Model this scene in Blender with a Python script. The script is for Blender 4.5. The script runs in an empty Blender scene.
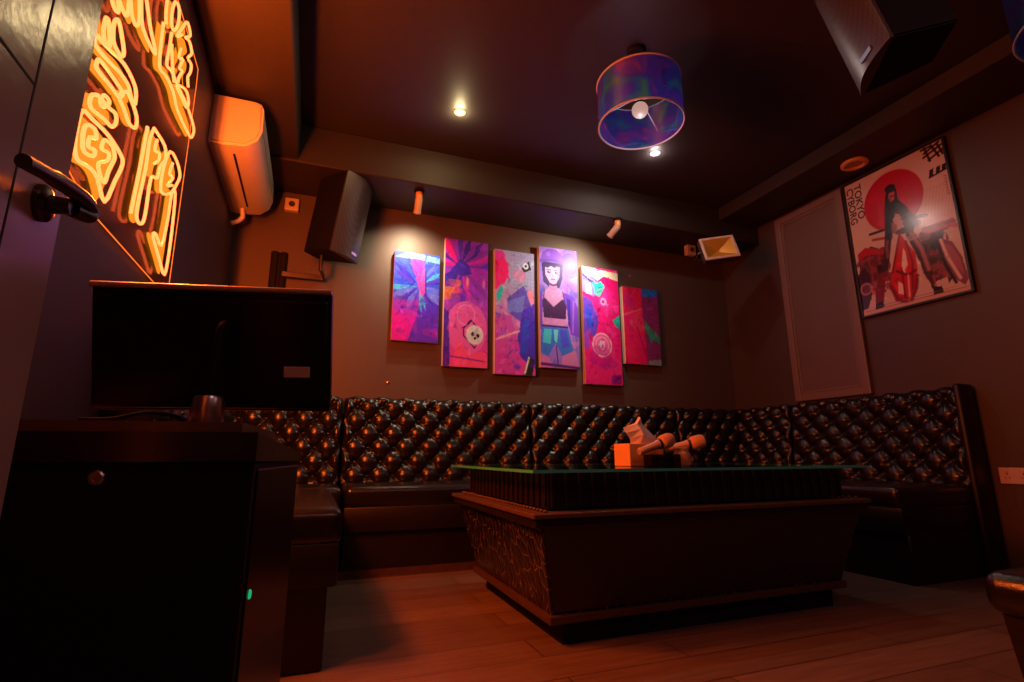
import bpy, bmesh, math, random
import numpy as np
from mathutils import Vector, Matrix
random.seed(7); RNG = np.random.RandomState(11)
SC = bpy.context.scene; COL = SC.collection; PI = math.pi
# ------------------------------------------------------------------ materials
def lin(c):
    return tuple((x/12.92 if x <= .04045 else ((x+.055)/1.055)**2.4) for x in [v/255 for v in c])
def nt(name):
    m = bpy.data.materials.new(name); m.use_nodes = True
    n = m.node_tree; b = n.nodes['Principled BSDF']
    return m, n, b
def mat(name, col, rough=.5, metal=0, spec=.5, noise=None, bump=None, coat=0, sheen=0):
    """col linear rgb; noise=(scale, amount): mottles the colour; bump=(scale, strength)"""
    m, n, b = nt(name)
    b.inputs['Base Color'].default_value = (*col, 1); b.inputs['Roughness'].default_value = rough
    b.inputs['Metallic'].default_value = metal; b.inputs['Specular IOR Level'].default_value = spec
    b.inputs['Coat Weight'].default_value = coat
    tc = n.nodes.new('ShaderNodeTexCoord')
    if noise:
        t = n.nodes.new('ShaderNodeTexNoise'); t.inputs['Scale'].default_value = noise[0]; t.inputs['Detail'].default_value = 5
        n.links.new(tc.outputs['Object'], t.inputs['Vector'])
        mx = n.nodes.new('ShaderNodeMix'); mx.data_type = 'RGBA'
        k = noise[1]
        mx.inputs[6].default_value = (*[c*(1-k) for c in col], 1); mx.inputs[7].default_value = (*[c*(1+k) for c in col], 1)
        n.links.new(t.outputs['Fac'], mx.inputs[0]); n.links.new(mx.outputs[2], b.inputs['Base Color'])
    if bump:
        t = n.nodes.new('ShaderNodeTexNoise'); t.inputs['Scale'].default_value = bump[0]; t.inputs['Detail'].default_value = 4
        n.links.new(tc.outputs['Object'], t.inputs['Vector'])
        bp = n.nodes.new('ShaderNodeBump'); bp.inputs['Strength'].default_value = bump[1]; bp.inputs['Distance'].default_value = .01
        n.links.new(t.outputs['Fac'], bp.inputs['Height']); n.links.new(bp.outputs['Normal'], b.inputs['Normal'])
    return m
def emit(name, col, s):
    m, n, b = nt(name)
    b.inputs['Base Color'].default_value = (.05, .04, .03, 1)
    b.inputs['Emission Color'].default_value = (*col, 1); b.inputs['Emission Strength'].default_value = s
    return m
def clear(name, tint, gloss=1, rough=.02):
    m, n, b = nt(name); n.nodes.remove(b)
    o = n.nodes['Material Output']
    t = n.nodes.new('ShaderNodeBsdfTransparent'); t.inputs[0].default_value = (*tint, 1)
    g = n.nodes.new('ShaderNodeBsdfGlossy'); g.inputs['Roughness'].default_value = rough
    f = n.nodes.new('ShaderNodeFresnel'); f.inputs['IOR'].default_value = 1.5
    mx = n.nodes.new('ShaderNodeMixShader')
    ge = n.nodes.new('ShaderNodeNewGeometry'); ma = n.nodes.new('ShaderNodeMath'); ma.operation = 'SUBTRACT'; ma.use_clamp = True; mu = n.nodes.new('ShaderNodeMath'); mu.operation = 'MULTIPLY'; mu.inputs[1].default_value = gloss
    n.links.new(f.outputs[0], mu.inputs[0]); n.links.new(mu.outputs[0], ma.inputs[0]); n.links.new(ge.outputs['Backfacing'], ma.inputs[1]); n.links.new(ma.outputs[0], mx.inputs[0])
    n.links.new(t.outputs[0], mx.inputs[1]); n.links.new(g.outputs[0], mx.inputs[2])
    n.links.new(mx.outputs[0], o.inputs[0])
    return m
def m_floor():
    m, n, b = nt('floor_planks')
    tc = n.nodes.new('ShaderNodeTexCoord')
    br = n.nodes.new('ShaderNodeTexBrick'); br.offset = .37
    br.inputs['Color1'].default_value = (.155, .100, .074, 1); br.inputs['Color2'].default_value = (.225, .150, .112, 1)
    br.inputs['Mortar'].default_value = (.02, .012, .008, 1); br.inputs['Scale'].default_value = 1
    br.inputs['Mortar Size'].default_value = .002; br.inputs['Brick Width'].default_value = 1.2; br.inputs['Row Height'].default_value = .17
    n.links.new(tc.outputs['Object'], br.inputs['Vector'])
    mp = n.nodes.new('ShaderNodeMapping'); mp.inputs['Scale'].default_value = (2, 24, 1)
    n.links.new(tc.outputs['Object'], mp.inputs['Vector'])
    t = n.nodes.new('ShaderNodeTexNoise'); t.inputs['Scale'].default_value = 2.2; t.inputs['Detail'].default_value = 6
    n.links.new(mp.outputs[0], t.inputs['Vector'])
    r = n.nodes.new('ShaderNodeValToRGB'); r.color_ramp.elements[0].color = (.45, .45, .45, 1); r.color_ramp.elements[1].color = (1.4, 1.4, 1.4, 1)
    n.links.new(t.outputs['Fac'], r.inputs[0])
    mx = n.nodes.new('ShaderNodeMix'); mx.data_type = 'RGBA'; mx.blend_type = 'MULTIPLY'; mx.inputs[0].default_value = 1
    n.links.new(br.outputs['Color'], mx.inputs[6]); n.links.new(r.outputs[0], mx.inputs[7]); n.links.new(mx.outputs[2], b.inputs['Base Color'])
    b.inputs['Roughness'].default_value = .38
    bp = n.nodes.new('ShaderNodeBump'); bp.inputs['Strength'].default_value = .12; bp.inputs['Distance'].default_value = .004
    n.links.new(t.outputs['Fac'], bp.inputs['Height']); n.links.new(bp.outputs['Normal'], b.inputs['Normal'])
    return m
def m_crackle():
    """dark lacquer with a web of pale scratches, as on the end of the table"""
    m, n, b = nt('crackled_lacquer')
    tc = n.nodes.new('ShaderNodeTexCoord'); mp = n.nodes.new('ShaderNodeMapping'); mp.inputs['Scale'].default_value = (1, 1, .45); mp.inputs['Rotation'].default_value = (.6, 0, 0)
    n.links.new(tc.outputs['Object'], mp.inputs['Vector'])
    v = n.nodes.new('ShaderNodeTexVoronoi'); v.feature = 'DISTANCE_TO_EDGE'; v.inputs['Scale'].default_value = 28
    n.links.new(mp.outputs[0], v.inputs['Vector'])
    r = n.nodes.new('ShaderNodeValToRGB'); r.color_ramp.elements[0].position = 0; r.color_ramp.elements[0].color = (.22, .16, .12, 1)
    r.color_ramp.elements[1].position = .035; r.color_ramp.elements[1].color = (.012, .009, .008, 1)
    n.links.new(v.outputs['Distance'], r.inputs[0]); n.links.new(r.outputs[0], b.inputs['Base Color'])
    bp = n.nodes.new('ShaderNodeBump'); bp.inputs['Strength'].default_value = .9; bp.inputs['Distance'].default_value = .01
    n.links.new(v.outputs['Distance'], bp.inputs['Height']); n.links.new(bp.outputs['Normal'], b.inputs['Normal'])
    b.inputs['Roughness'].default_value = .25
    return m
def m_grille():
    m, n, b = nt('speaker_mesh'); tc = n.nodes.new('ShaderNodeTexCoord')
    v = n.nodes.new('ShaderNodeTexVoronoi'); v.inputs['Scale'].default_value = 110; v.inputs['Randomness'].default_value = 0
    n.links.new(tc.outputs['Object'], v.inputs['Vector'])
    r = n.nodes.new('ShaderNodeValToRGB'); r.color_ramp.elements[0].position = .3; r.color_ramp.elements[0].color = (.006, .006, .006, 1)
    r.color_ramp.elements[1].position = .42; r.color_ramp.elements[1].color = (.05, .042, .040, 1)
    n.links.new(v.outputs['Distance'], r.inputs[0]); n.links.new(r.outputs[0], b.inputs['Base Color'])
    b.inputs['Roughness'].default_value = .4
    return m
def m_film():
    """iridescent film: the hue drifts over the sheet and shifts with the angle of view, as thin film does"""
    m, n, b = nt('iridescent_film'); tc = n.nodes.new('ShaderNodeTexCoord')
    t = n.nodes.new('ShaderNodeTexNoise'); t.inputs['Scale'].default_value = 5.5; t.inputs['Detail'].default_value = 4; t.inputs['Distortion'].default_value = 1.6
    n.links.new(tc.outputs['Object'], t.inputs['Vector'])
    r = n.nodes.new('ShaderNodeValToRGB'); e = r.color_ramp.elements
    e[0].position = .30; e[0].color = (.16, .62, .48, 1); e[1].position = .76; e[1].color = (.85, .25, .45, 1)
    for p, c in ((.42, (.08, .36, .85, 1)), (.52, (.16, .14, .90, 1)), (.64, (.50, .14, .80, 1))):
        k = e.new(p); k.color = c
    n.links.new(t.outputs['Fac'], r.inputs[0]); n.links.new(r.outputs[0], b.inputs['Base Color'])
    b.inputs['Metallic'].default_value = .8; b.inputs['Roughness'].default_value = .14
    b.inputs['Coat Weight'].default_value = 1; b.inputs['Coat IOR'].default_value = 2.3; b.inputs['Coat Roughness'].default_value = .12
    b.inputs['Thin Film Thickness'].default_value = 420; b.inputs['Thin Film IOR'].default_value = 1.6
    tr = n.nodes.new('ShaderNodeBsdfTranslucent'); n.links.new(r.outputs[0], tr.inputs[0])
    tp = n.nodes.new('ShaderNodeBsdfTransparent')
    m1 = n.nodes.new('ShaderNodeMixShader'); m1.inputs[0].default_value = .32
    m2 = n.nodes.new('ShaderNodeMixShader'); m2.inputs[0].default_value = .12
    n.links.new(b.outputs[0], m1.inputs[1]); n.links.new(tr.outputs[0], m1.inputs[2])
    gl = n.nodes.new('ShaderNodeBsdfGlossy'); gl.inputs['Roughness'].default_value = .12; m3 = n.nodes.new('ShaderNodeMixShader'); m3.inputs[0].default_value = .2
    n.links.new(m1.outputs[0], m3.inputs[1]); n.links.new(gl.outputs[0], m3.inputs[2])
    n.links.new(m3.outputs[0], m2.inputs[1]); n.links.new(tp.outputs[0], m2.inputs[2])
    n.links.new(m2.outputs[0], n.nodes['Material Output'].inputs[0])
    return m
def m_print(name, rough, spec):
    m, n, b = nt(name); a = n.nodes.new('ShaderNodeVertexColor'); a.layer_name = 'Col'
    n.links.new(a.outputs[0], b.inputs['Base Color']); b.inputs['Roughness'].default_value = rough
    b.inputs['Specular IOR Level'].default_value = spec
    return m
M = dict(
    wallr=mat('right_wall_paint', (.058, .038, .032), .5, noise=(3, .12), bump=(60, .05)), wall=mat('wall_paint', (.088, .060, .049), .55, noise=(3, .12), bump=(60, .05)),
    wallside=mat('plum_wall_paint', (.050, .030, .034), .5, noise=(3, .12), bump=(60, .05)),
    ceil=mat('ceiling_paint', (.030, .024, .023), .55, noise=(2, .1)),
    beam=mat('beam_paint', (.024, .0165, .0115), .6, noise=(2, .1)),
    floor=m_floor(), crackle=m_crackle(), grille=m_grille(), film=m_film(), prnt=m_print('satin_print', .42, .14), prntg=m_print('gloss_print', .21, .45),
    leather=mat('black_leather', (.008, .0065, .0065), .25, spec=.6, bump=(190, .10)),
    leather2=mat('brown_black_leather', (.009, .0055, .005), .42, spec=.4, bump=(190, .10)),
    gloss=mat('black_gloss', (.007, .005, .006), .3, spec=.18),
    black=mat('matt_black', (.006, .005, .005), .7, spec=.2),
    lacq=mat('dark_lacquer', (.016, .010, .010), .3, noise=(20, .3)),
    wood=mat('dark_trim_wood', (.11, .060, .038), .35, noise=(25, .3)),
    wood2=mat('dark_foot_wood', (.075, .038, .022), .35, noise=(25, .3)), orangewood=mat('bamboo', (.85, .46, .18), .45, noise=(14, .18)),
    paper=mat('tissue_paper', (.90, .84, .76), .85),
    white=mat('white_plastic', (.62, .55, .50), .38),
    cream=mat('cream_plastic', (.62, .52, .40), .4),
    dgrey=mat('grey_plastic', (.04, .034, .034), .4),
    palewire=mat('pale_wire', (.55, .50, .56), .4), bronzedark=mat('ochre_dark', (.42, .20, .06), .45), rim=mat('rim_plastic', (.45, .34, .30), .3), steel=mat('brushed_steel', (.55, .53, .52), .28, metal=1, noise=(40, .08)),
    darksteel=mat('dark_metal', (.10, .085, .08), .35, metal=.9),
    brass=mat('gold_reflector', (.75, .40, .06), .3, metal=.5),
    tan=mat('tan_foam', (.68, .36, .18), .75, bump=(300, .5)),
    micm=mat('copper_metal', (.80, .48, .28), .35, metal=.45),
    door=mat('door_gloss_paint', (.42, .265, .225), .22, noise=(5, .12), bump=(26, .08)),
    edge=mat('canvas_edge', (.70, .50, .42), .5),
    frame=mat('panel_moulding', (.17, .12, .105), .45),
    panel=mat('panel_face', (.125, .088, .078), .5, noise=(4, .1)),
    posterframe=mat('poster_frame_black', (.012, .010, .010), .35),
    bronze=mat('ochre_ring', (.78, .42, .14), .45),
    socket=mat('socket_white', (.60, .42, .36), .4),
    hole=mat('hole_black', (.004, .004, .004), .7),
    glass=clear('table_glass', (.62, .86, .78)), acrylic=clear('clear_acrylic', (.90, .84, .82), .45, .10),
    brownglass=clear('brown_glass', (.45, .25, .16), rough=.05), clearglass=clear('clear_glass', (.80, .82, .86)),
    glassedge=mat('green_glass_edge', (.07, .62, .56), .12, spec=.7),
    neon=emit('amber_neon', (1, .12, .030), 5.4), edgeglow=emit('amber_edge_glow', (1, .15, .015), 1.5),
    bloomfill=emit('amber_letter_bloom', (1, .29, .006), .85),  # bloom between the tubes, put in as emission
    bulb=emit('frosted_bulb', (1, .56, .45), .5), lens1=emit('warm_lens', (1, .80, .50), 9), lens2=emit('warm_white_lens', (1, .86, .58), 14),
    puckw=emit('warm_diffuser', (1, .78, .30), 1.4), puckc=emit('cool_diffuser', (.86, .88, 1), 1.5), fillp=emit('pink_fill_diffuser', (1, .42, .52), 10),
    green=emit('green_led', (.01, .8, .28), .5),
)
# ------------------------------------------------------------------ mesh helpers
class MB:
    def __init__(s): s.bm = bmesh.new()
    def box(s, x0, x1, y0, y1, z0, z1, bev=0, seg=2, mx=None):
        r = bmesh.ops.create_cube(s.bm, size=1); v = r['verts']
        bmesh.ops.scale(s.bm, vec=(x1-x0, y1-y0, z1-z0), verts=v)
        bmesh.ops.translate(s.bm, vec=((x0+x1)/2, (y0+y1)/2, (z0+z1)/2), verts=v)
        if bev:
            ed = list({e for q in v for e in q.link_edges})
            g = bmesh.ops.bevel(s.bm, geom=ed, offset=bev, segments=seg, profile=.5, affect='EDGES', clamp_overlap=True)
            v = list({q for f in g['faces'] for q in f.verts} | {q for q in v if q.is_valid})
        if mx is not None: bmesh.ops.transform(s.bm, matrix=mx, verts=v)
        return s
    def hexa(s, b, t):
        """b, t: four bottom and four top corners, same order"""
        v = [s.bm.verts.new(p) for p in b+t]
        for f in ((3, 2, 1, 0), (4, 5, 6, 7), (0, 1, 5, 4), (1, 2, 6, 5), (2, 3, 7, 6), (3, 0, 4, 7)): s.bm.faces.new([v[i] for i in f])
        return s
    def prism(s, pts, axis, a, b):
        """closed polygon extruded along an axis; pts in the two other axes, in order"""
        def P(p, q): return {'X': (q, p[0], p[1]), 'Y': (p[0], q, p[1]), 'Z': (p[0], p[1], q)}[axis]
        A = [s.bm.verts.new(P(p, a)) for p in pts]; B = [s.bm.verts.new(P(p, b)) for p in pts]; n = len(pts)
        s.bm.faces.new(A[::-1]); s.bm.faces.new(B)
        for i in range(n): s.bm.faces.new((A[i], A[(i+1) % n], B[(i+1) % n], B[i]))
        return s
    def tube(s, pts, r, sides=8, closed=False, cap=True):
        pts = [Vector(p) for p in pts]; n = len(pts); rings = []
        rr = r if isinstance(r, (list, tuple)) else [r]*n
        up = None
        for i, p in enumerate(pts):
            if closed: t = pts[(i+1) % n]-pts[i-1]
            else: t = pts[min(i+1, n-1)]-pts[max(i-1, 0)]
            t.normalize()
            if up is None: up = Vector((0, 0, 1)) if abs(t.z) < .9 else Vector((1, 0, 0))
            a = t.cross(up)
            if a.length < 1e-4: a = t.cross(Vector((.3, .8, .5)))
            a.normalize(); b = a.cross(t); up = b
            rings.append([s.bm.verts.new(p+rr[i]*(math.cos(k*2*PI/sides)*a+math.sin(k*2*PI/sides)*b)) for k in range(sides)])
        m = n if closed else n-1
        for i in range(m):
            A, B = rings[i], rings[(i+1) % n]
            for k in range(sides): s.bm.faces.new((A[k], A[(k+1) % sides], B[(k+1) % sides], B[k]))
        if cap and not closed:
            s.bm.faces.new(rings[0]); s.bm.faces.new(rings[-1][::-1])
        return s
    def lathe(s, prof, sides=32, mx=None, closed=False):
        """prof: (radius, z) pairs"""
        R = []; vs = []
        for r, z in prof:
            ring = [s.bm.verts.new((max(r, 1e-4)*math.cos(k*2*PI/sides), max(r, 1e-4)*math.sin(k*2*PI/sides), z)) for k in range(sides)]
            R.append(ring); vs += ring
        for i in range(len(R) if closed else len(R)-1):
            A, B = R[i], R[(i+1) % len(R)]
            for k in range(sides): s.bm.faces.new((A[k], A[(k+1) % sides], B[(k+1) % sides], B[k]))
        if not closed:
            s.bm.faces.new(R[0][::-1]); s.bm.faces.new(R[-1])
        if mx is not None: bmesh.ops.transform(s.bm, matrix=mx, verts=vs)
        return s
    def build(s, name, m, parent=None, smooth=False, loc=None, rot=None):
        bmesh.ops.recalc_face_normals(s.bm, faces=s.bm.faces)
        me = bpy.data.meshes.new(name); s.bm.to_mesh(me); s.bm.free()
        me.materials.append(M[m] if isinstance(m, str) else m)
        if smooth:
            for p in me.polygons: p.use_smooth = True
            if smooth != True:
                me.set_sharp_from_angle(angle=math.radians(smooth))
        o = bpy.data.objects.new(name, me); COL.objects.link(o)
        if parent: o.parent = parent
        if loc: o.location = loc
        if rot: o.rotation_euler = rot
        return o
def tag(o, label, cat, group=None):
    o['label'] = label; o['category'] = cat
    if group: o['group'] = group
    return o
def thing(name, label, cat, loc=(0, 0, 0), rz=0, group=None, rot=None):
    o = bpy.data.objects.new(name, None); COL.objects.link(o); o.empty_display_size = .05
    o.location = loc; o.rotation_euler = rot or (0, 0, rz)
    return tag(o, label, cat, group)
def struct(o):
    o['kind'] = 'structure'; return o
def axis_mx(p, d):
    """matrix taking +Z to direction d, origin to p"""
    q = Vector((0, 0, 1)).rotation_difference(Vector(d).normalized())
    return Matrix.Translation(Vector(p)) @ q.to_matrix().to_4x4()
def smooth_path(pts, closed, k=3):
    P = [Vector(p) for p in pts]; n = len(P); out = []
    for i in range(n if closed else n-1):
        g = (lambda j: P[j % n]) if closed else (lambda j: P[max(0, min(n-1, j))])
        a, b, c, d = g(i-1), g(i), g(i+1), g(i+2)
        for q in range(k):
            t = q/k
            out.append(.5*((2*b)+(c-a)*t+(2*a-5*b+4*c-d)*t*t+(3*b-a-3*c+d)*t**3))
    if not closed: out.append(P[-1])
    return out
NEON = {
    'A': [
        (0, [(1.393, 1.811),(1.403, 1.791),(1.443, 1.788),(1.457, 1.793),(1.464, 1.813),(1.456, 1.842),(1.449, 1.866)]),
        (0, [(1.455, 1.872),(1.466, 1.851),(1.493, 1.824),(1.529, 1.825),(1.542, 1.858),(1.519, 1.903),(1.506, 1.923)]),
        (0, [(1.519, 1.935),(1.53, 1.913),(1.573, 1.859),(1.687, 1.868),(1.693, 1.885),(1.632, 1.905),(1.567, 1.949),(1.545, 1.961)]),
        (0, [(1.357, 1.775),(1.366, 1.755),(1.386, 1.75),(1.407, 1.757),(1.407, 1.775),(1.389, 1.787)]),
    ],
    'B': [
        (1, [(1.41, 1.738),(1.398, 1.712),(1.412, 1.676),(1.441, 1.672),(1.475, 1.68),(1.482, 1.701),(1.453, 1.726),(1.426, 1.742)]),
        (1, [(1.355, 1.693),(1.351, 1.661),(1.364, 1.639),(1.395, 1.643),(1.394, 1.661),(1.373, 1.69)]),
        (1, [(1.326, 1.618),(1.322, 1.594),(1.351, 1.596),(1.409, 1.612),(1.483, 1.636),(1.546, 1.644),(1.581, 1.629),(1.612, 1.632),(1.602, 1.67),(1.557, 1.679),(1.491, 1.673),(1.417, 1.646),(1.359, 1.626)]),
        (1, [(1.356, 1.574),(1.351, 1.551),(1.381, 1.553),(1.442, 1.566),(1.499, 1.575),(1.521, 1.596),(1.511, 1.603),(1.441, 1.594),(1.379, 1.583)]),
        (1, [(1.356, 1.474),(1.364, 1.448),(1.444, 1.47),(1.492, 1.48),(1.512, 1.508),(1.498, 1.524),(1.456, 1.512),(1.391, 1.499)]),
        (1, [(1.42, 1.522),(1.403, 1.495),(1.419, 1.49),(1.443, 1.507),(1.451, 1.527)]),
        (1, [(1.502, 1.579),(1.541, 1.571),(1.597, 1.559),(1.645, 1.577),(1.639, 1.61),(1.578, 1.625),(1.541, 1.622)]),
    ],
    'C': [
        (1, [(1.329, 1.416),(1.319, 1.364),(1.328, 1.317),(1.354, 1.303),(1.416, 1.319),(1.463, 1.317),(1.528, 1.285),(1.568, 1.365),(1.599, 1.435),(1.563, 1.45),(1.475, 1.448),(1.385, 1.43)]),
        (1, [(1.356, 1.395),(1.355, 1.357),(1.373, 1.337),(1.419, 1.352),(1.424, 1.371),(1.388, 1.36),(1.387, 1.384),(1.42, 1.401),(1.4, 1.416)]),
        (1, [(1.465, 1.425),(1.458, 1.396),(1.503, 1.41),(1.502, 1.388),(1.456, 1.354),(1.476, 1.333),(1.508, 1.329),(1.52, 1.373),(1.542, 1.42),(1.512, 1.437)]),
    ],
    'D': [
        (1, [(1.801, 2.167),(1.783, 2.117),(1.798, 2.072),(1.83, 2.075),(1.859, 2.127),(1.849, 2.179)]),
        (0, [(1.724, 2.106),(1.729, 2.06),(1.747, 2.027)]),
        (0, [(1.724, 2.012),(1.734, 1.922),(1.749, 1.875),(1.772, 1.869),(1.823, 1.889),(1.919, 1.898),(1.992, 1.877),(2.174, 1.893),(2.224, 1.911),(2.234, 1.962),(2.084, 1.969),(1.986, 1.953),(1.869, 1.945),(1.814, 1.926),(1.814, 2.003),(1.81, 2.05)]),
        (0, [(1.918, 2.135),(1.866, 2.083),(1.92, 2.175),(1.958, 2.224),(2.011, 2.212),(1.957, 2.158),(2.01, 2.186),(2.061, 2.175),(2.021, 2.121),(2.076, 2.136),(2.079, 2.102),(2.056, 2.063),(2.08, 2.038)]),
        (0, [(1.827, 2.02),(1.867, 1.969),(1.912, 1.932)]),
        (0, [(1.929, 2.086),(1.921, 2.042),(1.969, 2.071),(1.944, 2.016),(1.981, 2.032),(1.955, 1.984),(1.954, 1.964)]),
        (1, [(1.942, 1.941),(2.015, 1.948),(2.092, 1.957),(2.115, 1.991),(2.073, 2.011),(1.997, 1.979)]),
    ],
    'E': [
        (0, [(1.793, 1.672),(1.772, 1.616),(1.776, 1.516),(1.76, 1.379),(1.778, 1.344),(1.821, 1.353),(1.837, 1.396),(1.833, 1.486),(1.842, 1.527),(1.894, 1.549),(1.905, 1.597),(1.946, 1.65),(1.919, 1.685),(1.793, 1.672)]),
        (0, [(1.837, 1.657),(1.83, 1.615),(1.878, 1.633),(1.881, 1.607),(1.844, 1.575)]),
        (1, [(1.986, 1.703),(1.942, 1.614),(1.952, 1.531),(2.057, 1.576),(2.12, 1.649),(2.141, 1.695),(2.081, 1.717)]),
        (0, [(2.032, 1.683),(2.014, 1.631),(2.061, 1.639),(2.008, 1.582),(2.067, 1.613)]),
        (1, [(2.074, 1.585),(2.072, 1.481),(2.047, 1.369),(1.966, 1.379),(1.944, 1.36),(2.049, 1.315),(2.132, 1.288),(2.149, 1.374),(2.14, 1.5),(2.117, 1.606)]),
        (0, [(1.735, 1.639),(1.732, 1.571),(1.728, 1.479),(1.717, 1.34)]),
    ],
}
PF = {
    'circle': [(0.544, 0.931), (0.698, 0.85), (0.77, 0.729), (0.741, 0.633), (0.64, 0.559), (0.485, 0.53), (0.339, 0.554), (0.202, 0.634), (0.178, 0.778), (0.246, 0.894), (0.395, 0.957)],
    'hair': [(0.488, 0.846), (0.532, 0.809), (0.53, 0.733), (0.607, 0.643), (0.616, 0.577), (0.53, 0.581), (0.499, 0.677), (0.467, 0.622), (0.393, 0.578), (0.374, 0.65), (0.404, 0.774), (0.439, 0.84)],
    'face': [(0.456, 0.812), (0.509, 0.794), (0.494, 0.744), (0.455, 0.735), (0.441, 0.773)],
    'torso': [(0.426, 0.744), (0.58, 0.652), (0.663, 0.542), (0.613, 0.472), (0.473, 0.491), (0.409, 0.53), (0.376, 0.627)],
    'legs': [(0.376, 0.627), (0.429, 0.546), (0.362, 0.371), (0.318, 0.275), (0.254, 0.269), (0.322, 0.446)],
    'legs2': [(0.585, 0.522), (0.688, 0.348), (0.699, 0.204), (0.715, 0.082), (0.768, 0.041), (0.714, 0.033), (0.657, 0.154), (0.599, 0.331), (0.541, 0.472)],
    'fair': [(0.487, 0.508), (0.529, 0.433), (0.599, 0.331), (0.591, 0.21), (0.525, 0.083), (0.448, 0.018), (0.341, 0.05), (0.311, 0.15), (0.366, 0.285), (0.436, 0.416)],
    'white': [(0.496, 0.389), (0.514, 0.353), (0.51, 0.271), (0.474, 0.217), (0.45, 0.264)],
    'rtank': [(0.7, 0.479), (0.965, 0.472), (0.994, 0.403), (0.898, 0.422), (0.739, 0.426), (0.678, 0.454)],
    'rwheel': [(0.83, 0.371), (0.92, 0.326), (0.974, 0.214), (0.992, 0.077), (0.956, 0.038), (0.877, 0.103), (0.839, 0.229)],
    'rbody': [(0.681, 0.463), (0.844, 0.417), (0.861, 0.302), (0.818, 0.117), (0.696, 0.106), (0.648, 0.216)],
    'lbody': [(0.033, 0.455), (0.19, 0.481), (0.302, 0.429), (0.33, 0.315), (0.237, 0.209), (0.118, 0.235), (0.034, 0.343)],
    'ltank': [(0.033, 0.455), (0.126, 0.487), (0.302, 0.429), (0.308, 0.395), (0.142, 0.427), (0.037, 0.409)],
    'lwheel': [(0.006, 0.305), (0.087, 0.352), (0.13, 0.276), (0.124, 0.147), (0.064, 0.052), (-0.004, 0.044), (-0.02, 0.156)],
    'lboot': [(0.24, 0.272), (0.298, 0.259), (0.219, 0.043), (0.139, 0.038), (0.16, 0.161)],
    'handle': [(0.199, 0.567), (0.341, 0.561), (0.337, 0.546), (0.209, 0.547)],
    'handle2': [(0.642, 0.569), (0.75, 0.551), (0.746, 0.54), (0.643, 0.552)],
    'mirror': [(0.747, 0.055), (0.765, 0.028), (0.7, 0.032)],
    'tokyo': [(0.1, 0.978), (0.123, 0.726)],
    'cyborg': [(0.02, 0.969), (0.041, 0.681)],
    'dl': [(0.838, 0.843), (1.007, 0.823), (0.991, 0.771), (0.832, 0.777)],
    'kanji': [(0.813, 0.992), (0.988, 0.977), (0.998, 0.879), (0.821, 0.881)],
    'glint': [(0.517, 0.689)],
}
# ------------------------------------------------------------------ camera
cam = bpy.data.cameras.new('camera'); cam.sensor_width = 36; cam.lens = 517.45/1024*36; cam.clip_start = .02
co = bpy.data.objects.new('camera', cam); COL.objects.link(co); SC.camera = co
_p, _r, _y = .21651, -.00352, .36466
_f = Vector((math.sin(_y)*math.cos(_p), math.cos(_y)*math.cos(_p), math.sin(_p)))
_rt = Vector((math.cos(_y), -math.sin(_y), 0)); _up = _rt.cross(_f)
_r2 = _rt*math.cos(_r)+_up*math.sin(_r); _u2 = -_rt*math.sin(_r)+_up*math.cos(_r)
co.matrix_world = Matrix(((_r2.x, _u2.x, -_f.x, 0), (_r2.y, _u2.y, -_f.y, 0), (_r2.z, _u2.z, -_f.z, .64), (0, 0, 0, 1)))
SC.view_settings.view_transform = 'Standard'; SC.view_settings.look = 'None'; SC.view_settings.gamma = 1
SC.view_settings.use_curve_mapping = False; SC.view_settings.exposure = 0.0
w = bpy.data.worlds.new('world'); SC.world = w; w.use_nodes = True
w.node_tree.nodes['Background'].inputs[0].default_value = (.012, .008, .008, 1)
# ------------------------------------------------------------------ the room
XL, XR, YB, YN, ZC = -.58, 3.55, 3.65, -1.0, 2.70
struct(MB().box(XL-.1, XR+.1, YN-.1, YB+.1, -.1, 0).build('floor', 'floor'))
struct(MB().box(XL-.1, XR+.1, YN-.1, YB+.1, ZC, ZC+.1).build('ceiling', 'ceil'))
struct(MB().box(XL-.1, XR+.1, YB, YB+.1, 0, ZC).build('wall_back', 'wall'))
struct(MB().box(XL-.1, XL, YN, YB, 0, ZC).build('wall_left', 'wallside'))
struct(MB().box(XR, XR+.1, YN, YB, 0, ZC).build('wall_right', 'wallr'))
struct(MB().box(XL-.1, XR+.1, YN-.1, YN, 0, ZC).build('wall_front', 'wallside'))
ZB = 2.435
struct(MB().box(XL, XR, 3.20, YB, ZB, ZC, .006, 1).build('trim_1', 'beam'))
struct(MB().box(XL, -.205, YN, 3.20, 2.45, ZC, .006, 1).build('trim_2', 'beam'))
struct(MB().box(3.12, XR, YN, 3.20, 2.59, ZC, .006, 1).build('trim_3', 'beam'))
struct(MB().box(.18, 2.80, 3.035, 3.045, 0, .045).build('trim_4', 'wood'))
# door, open against the left wall; its lever handle
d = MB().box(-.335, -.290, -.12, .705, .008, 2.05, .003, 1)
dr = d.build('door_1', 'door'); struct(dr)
MB().box(-.2905, -.2895, .6005, .6035, .01, 2.045).box(-.2905, -.2895, -.10, .602, 1.008, 1.011).box(-.2905, -.2895, -.10, .602, .78, .783).build('panel_groove', 'hole', dr)
h = MB(); h.lathe([(.020, 0), (.020, .005), (.017, .008), (.010, .010), (.009, .028), (.0, .029)], 28, axis_mx((-.29, .655, .905), (1, 0, 0)))
h.tube(smooth_path([(-.264, .662, .905), (-.257, .680, .907), (-.256, .684, .914), (-.257, .668, .920), (-.258, .63, .916), (-.258, .59, .908), (-.259, .545, .898)], False, 4), [.0085]*20+[.007]*5, 12)
h.build('door_handle', 'darksteel', dr, 40)
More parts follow.
